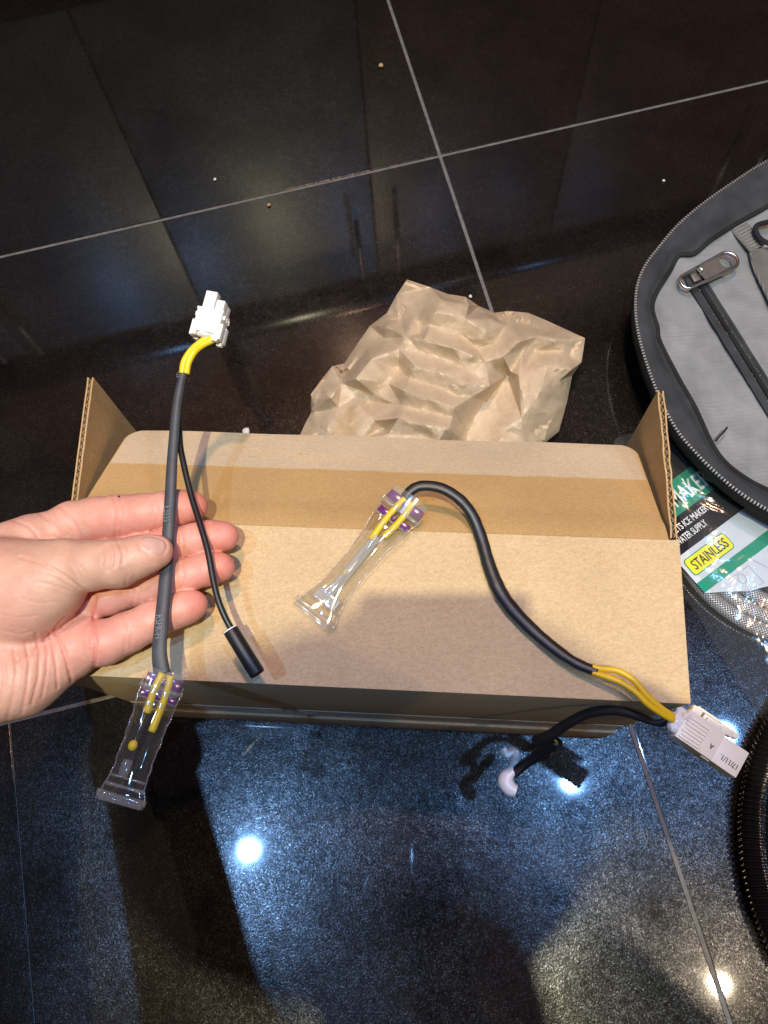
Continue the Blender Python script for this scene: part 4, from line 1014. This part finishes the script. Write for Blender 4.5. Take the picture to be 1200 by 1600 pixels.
    for i in range(46):
        f_ = random.random(); c = a.lerp(b, 0.08+0.9*f_) + s_*random.choice((-1, 1))*random.uniform(.002, .004) + Vector((0, 0, .0034)); m.box(c, t*random.uniform(.0002, .0008), s_*.00018, (0, 0, .0002))
    m.build('loose_thread', MT['teeth'], pz, smooth=False)['kind'] = 'stuff'
    # welt lips either side
    for q in (-1, 1):
        pts = [a.lerp(b, i/30) + s_*q*(hw+0.0012) + Vector((0, 0, 0.0022 + 0.0006*noise.noise(Vector((i*.4, q*3, 0))))) for i in range(31)]
        MB().tube(pts, 0.0014, 8, flat=0.0010).build('welt', MT['tape_f'], bag)
    # slider and pull
    e0 = P(1078, 428, ZL); sl = MB().box(e0 + t*0.006 + Vector((0, 0, .005)), t*0.0062, s_*0.0042, (0, 0, .0018), 0.0012).build('zipper_slider', MT['darkmetal'], pz, autos=40)
    zp = ZL + 0.0105
    A_, B_ = P(1074, 440, zp), P(1140, 406, zp); d = (B_-A_).normalized(); e = d.cross(Vector((0, 0, 1))).normalized()
    kx = mpp(1100, 420, zp)
    ra, rb = 12.5*kx, 15.5*kx; pts = []
    for i in range(15):
        th = math.pi/2 + math.pi*i/14; pts.append(A_ + d*math.cos(th)*ra*0.85 + e*math.sin(th)*ra)
    for i in range(15):
        th = -math.pi/2 + math.pi*i/14; pts.append(B_ - d*rb*0.25 + d*math.cos(th)*rb + e*math.sin(th)*rb)
    MB().tube(pts + pts[:2], 0.0015, 10, cap=False).build('pull_frame', MT['steel'], pz)
    # pull plate with a round hole
    m = MB(); hc = B_ - d*rb*0.35; hr = rb*0.74; vs_ = []; nn = 28
    poly = []
    L_ = (B_-A_).length
    for i in range(nn):
        th = 2*math.pi*i/nn; dr = d*math.cos(th)+e*math.sin(th)
        # outer boundary: back end clipped at the slider
        ro = 1e9
        if math.cos(th) < 0:
            ro = min(ro, (L_*0.62)/max(1e-6, -math.cos(th)))
        ro = min(ro, (rb*0.80)/max(1e-6, abs(math.sin(th)))) if abs(math.sin(th)) > 1e-6 else ro
        if math.cos(th) >= 0: ro = min(ro, rb*0.9)
        ro = max(ro, hr*1.06)
        for h in (0.0, 0.0009):
            vs_.append(hc + dr*hr + Vector((0, 0, h))); vs_.append(hc + dr*ro + Vector((0, 0, h)))
    fs = []
    for i in range(nn):
        k1, k2 = i*4, ((i+1) % nn)*4
        fs += [(k1+2, k1+3, k2+3, k2+2), (k1, k2, k2+1, k1+1), (k1, k1+2, k2+2, k2), (k1+1, k2+1, k2+3, k1+3)]
    m.add(vs_, fs).build('pull_plate', MT['darkmetal'], pz, autos=35)
    MB().tube([e0 + t*0.002 + Vector((0, 0, .0065)), e0 + t*0.003 + d*0.002 + Vector((0, 0, .0115)), e0 + t*0.006 + d*0.004 + Vector((0, 0, .0125)), e0 + t*0.010 + d*0.003 + Vector((0, 0, .009))], 0.0014, 8).build('slider_bridge', MT['steel'], sl)
    # webbing loop with bar tacks, pocket fold and black cord
    w0, w1 = P(1146, 352, ZL+.003), P(1182, 392, ZL+.003); wt = (w1-w0).normalized(); ws = wt.cross(Vector((0, 0, 1))).normalized()
    wb = MB().box((w0+w1)/2 + Vector((0, 0, .0035)), wt*(w1-w0).length*0.5, ws*0.0085, (0, 0, .0012), 0.0008).build('webbing_strap', MT['webbing'], bag, autos=40)
    m = MB()
    for q in range(9): m.box(w0 + wt*(w1-w0).length*(0.08+0.1*q) + Vector((0, 0, .0050)), wt*0.00045, ws*0.0070, (0, 0, .0004))
    m.build('stitching', MT['lining'], wb, smooth=False)['kind'] = 'stuff'
    f0 = [P(1172, 392, ZL+.006), P(1180, 420, ZL+.006), P(1194, 450, ZL+.006), P(1215, 490, ZL+.006), P(1260, 560, ZL+.006)]
    m = MB(); sp_ = spline(f0, 8); m.add([q + Vector((dx, 0, -.002 if k_ else .0015)) for q in sp_ for k_, dx in ((1, -0.0008), (0, 0.0), (0, 0.05))], [(i*3+j, i*3+j+1, i*3+j+4, i*3+j+3) for i in range(len(sp_)-1) for j in range(2)])
    m.build('pocket_panel', MT['webbing'], bag)
    pts = spline([P(1240, 330, ZL+.014), P(1205, 345, ZL+.014), P(1183, 352, ZL+.014), P(1182, 364, ZL+.014), P(1196, 378, ZL+.014), P(1240, 392, ZL+.014)], 8)
    MB().tube(pts, 0.0022, 10).build('cord_loop', MT['bagblack'], bag)
    # a loose seam thread
    pts = spline([P(1118, 690, ZL+.012), P(1124, 682, ZL+.014), P(1130, 676, ZL+.014), P(1136, 668, ZL+.012)], 5)
    MB().tube(pts, 0.0009, 6).build('thread_end', MT['bagblack'], bag)
toolbag()

# ------------------------------------------------------------------ packaged braided hose under the bag
def package():
    zc = 0.0165
    th = thing('hose_package', P(1150, 880, 0.0), 'clear bag with black, green and white printed card, under the tool bag edge', 'package')
    A0 = P(1072, 862, zc)
    ux = (P(1172, 788, zc)-A0).normalized(); nz = Vector((0, 0, 1)); uy = nz.cross(ux)   # uy: up the card
    mp_ = mpp(1100, 850, zc)
    def quad(name, u0, u1, v0, v1, z, mt, par, bev=0.0):
        c = A0 + ux*(u0+u1)/2*mp_ + uy*(v0+v1)/2*mp_ + nz*z
        return MB().box(c, ux*(u1-u0)/2*mp_, uy*(v1-v0)/2*mp_, nz*0.00010, 0).build(name, mt, par, smooth=False)
    def poly(name, pts, z, mt, par):
        n = len(pts); vs_ = [A0+ux*u*mp_+uy*v*mp_+nz*zz for zz in (z-.0002, z) for u, v in pts]
        return MB().add(vs_, [tuple(reversed(range(n))), tuple(n+i for i in range(n))] + [(i, (i+1) % n, n+(i+1) % n, n+i) for i in range(n)]).build(name, mt, par, smooth=False)
    card = poly('card', [(-62, 165), (250, 165), (250, -75), (215, -100), (170, -118), (120, -124), (75, -118), (35, -102), (5, -82), (-21, -66), (-21, -3), (-62, 0)], -0.0006, MT['cardwhite'], th)
    poly('black_print', [(-61, 164), (249, 164), (249, 0.5), (-61, 0.5)], -0.0003, MT['cardblack'], card)
    quad('green_band', -55, 105, 52, 103, 0.0001, MT['green'], card)
    quad('green_stripe', -21, 249, -65.5, -47.5, -0.0003, MT['green'], card)
    def T(s, u, v, h, wpx, mt, bold, par=card, z=0.0004):
        me = text_mesh(s, 1.0); xs = [q.co.x for q in me.vertices]; ys = [q.co.y for q in me.vertices]; w0 = max(xs)-min(xs); h0 = max(ys)
        bpy.data.meshes.remove(me); size = h*mp_/h0; put_text(s, size, A0 + ux*u*mp_ + uy*v*mp_ + nz*z, ux, uy, mt, par, wpx*mp_/(w0*size), bold)
    T('L', 8, 62, 26, 15, MT['inkwhite'], 0.0002); T('MAKER', 37, 63, 27, 74, MT['inkwhite'], 0.0003)
    T('NECTS ICE MAKER', -6, 31, 11, 80, MT['inkwhite'], 0.0001); T('WATER SUPPLY', -3, 13.5, 11, 60, MT['inkwhite'], 0.0001)
    def rrect(name, u0, u1, v0, v1, r, z, mt, par):
        pts = []
        for cx_, cy_, a0 in ((u1-r, v1-r, 0), (u0+r, v1-r, 90), (u0+r, v0+r, 180), (u1-r, v0+r, 270)):
            for k_ in range(5):
                a = R(a0+22.5*k_); pts.append((cx_+r*math.cos(a), cy_+r*math.sin(a)))
        return poly(name, pts, z, mt, par)
    rrect('badge_border', -15.5, 67.5, -38.5, -8.5, 6, -0.0001, MT['green'], card)
    rrect('badge', -14, 66, -37, -10, 5, 0.0002, MT['cardyellow'], card)
    T('STAINLESS', -8, -31.5, 16, 68, MT['ink'], 0.00012, card, 0.0006)
    # line drawing printed on the white part
    m = MB()
    def ln(pts): m.tube([A0+ux*u*mp_+uy*v*mp_+nz*-0.0001 for u, v in pts], 0.00022, 4, flat=0.00006)
    ln([(22, -72), (62, -72), (62, -106), (34, -100)]); ln([(40+6*math.cos(a), -82+8*math.sin(a)) for a in np.linspace(0, 6.3, 14)]); ln([(74, -70), (88, -104), (104, -70), (116, -96)]); ln([(70, -112), (150, -114)])
    m.build('line_drawing', MT['inkgrey'], card, smooth=False)
    # plastic film over card and hose
    out = [(960, 690), (1000, 672), (1060, 640), (1150, 640), (1300, 660), (1420, 800), (1400, 1010), (1300, 1140), (1215, 1150), (1180, 1108), (1150, 1062), (1120, 1012), (1092, 965), (1066, 928), (1046, 880), (1020, 800), (990, 740)]
    lp = spline([P(x, y, 0.0015) for x, y in out], 8, True); c = P(1200, 860, 0.0); n = len(lp); K = 22; vs_ = []
    for j in range(K+1):
        t = 1-j/K
        for p in lp:
            q = Vector((c.x+(p.x-c.x)*t, c.y+(p.y-c.y)*t, 0))
            h = 0.0235*(1-t**5) + 0.0015 + (0.0040*noise.noise(q*45) + 0.0024*abs(noise.noise(q*120+Vector((1, 4, 0)))))*(1-t**8)*t**0.3
            vs_.append((q.x, q.y, max(0.0012, h)))
    fs = [(j*n+i, j*n+(i+1) % n, (j+1)*n+(i+1) % n, (j+1)*n+i) for j in range(K) for i in range(n)]
    MB().add(vs_, fs).build('plastic_film', MT['film'], th, smooth=True)
    # the coiled braided hose inside
    hz = thing('braided_hose', P(1265, 770, 0.0), 'coiled braided steel water hose inside the clear bag', 'hose')
    pa, pb, pc = P(1065, 916, .0065), P(1132, 981, .0065), P(1200, 1016, .0065)
    d_ = 2*(pa.x*(pb.y-pc.y)+pb.x*(pc.y-pa.y)+pc.x*(pa.y-pb.y)); q2 = lambda p: p.x*p.x+p.y*p.y
    cc = Vector(((q2(pa)*(pb.y-pc.y)+q2(pb)*(pc.y-pa.y)+q2(pc)*(pa.y-pb.y))/d_, (q2(pa)*(pc.x-pb.x)+q2(pb)*(pa.x-pc.x)+q2(pc)*(pb.x-pa.x))/d_, .0065))
    r0 = (pa-cc).length - 0.0056
    pts = []
    for i in range(0, 361):
        a = 2*math.pi*i/120; rr_ = r0 - 0.0122*(i/120); pts.append(cc + Vector((math.cos(a)*rr_, math.sin(a)*rr_, 0.0006*math.sin(a*2.3))))
    MB().tube(pts, 0.0056, 16, uvrep=(1, 1)).build('braid', MT['braid'], hz)
    for q in (0, -1):
        e_ = pts[q]; d_ = (pts[1]-pts[0]).normalized() if q == 0 else (pts[-1]-pts[-2]).normalized()
        MB().tube([e_-d_*0.006, e_+d_*0.006], [.0066, .0066], 6).build('fitting', MT['steel'], hz, smooth=False)
package()

# ------------------------------------------------------------------ corrugated black hose at the right edge
def cor_hose():
    cz = 0.0142; c = P(1530, 1345, cz); L = (P(1188, 1345, cz)-c).length
    pts = []; rad = []; per = 0.0038; n = int(2*math.pi*L/per)*6
    for i in range(n+1):
        a = 2*math.pi*i/n; pts.append(c + Vector((math.cos(a)*L, math.sin(a)*L, 0)))
        ph_ = (i % 6)/6; rad.append(0.0138 - (0.0020 if ph_ in (0.5, 4/6) else (0.0010 if ph_ in (2/6, 5/6) else 0.0)))
    o = MB().tube(pts, rad, 22, cap=False).build('corrugated_hose', MT['hose'], None)
    tag(o, 'black corrugated plastic hose curving in at the lower right edge', 'hose')
cor_hose()

# ------------------------------------------------------------------ crumbs on the floor
for i, (x, y, s_, mt_, lab) in enumerate([
    (385, 674, .0036, 'crumb', 'white crumb on the floor just behind the box, largest of the crumbs'),
    (595, 102, .0026, 'crumb_tan', 'tan crumb on the dark tile near the top of the picture'),
    (420, 320, .0019, 'crumb_tan', 'small tan crumb just below the long grout line'),
    (735, 463, .0017, 'crumb', 'tiny white crumb at the top edge of the packing paper'),
    (1037, 282, .0015, 'crumb', 'tiny white crumb near the tool bag zipper'),
    (336, 280, .0016, 'crumb', 'tiny white crumb above the grout line, over the white plug')]):
    tag(blob('crumb', P(x, y, s_*0.8), s_, MT[mt_], None, (0, 0, 1), 0.7, 12, 0.5, i*3.1), lab, 'crumb', 'crumbs on the tiles')
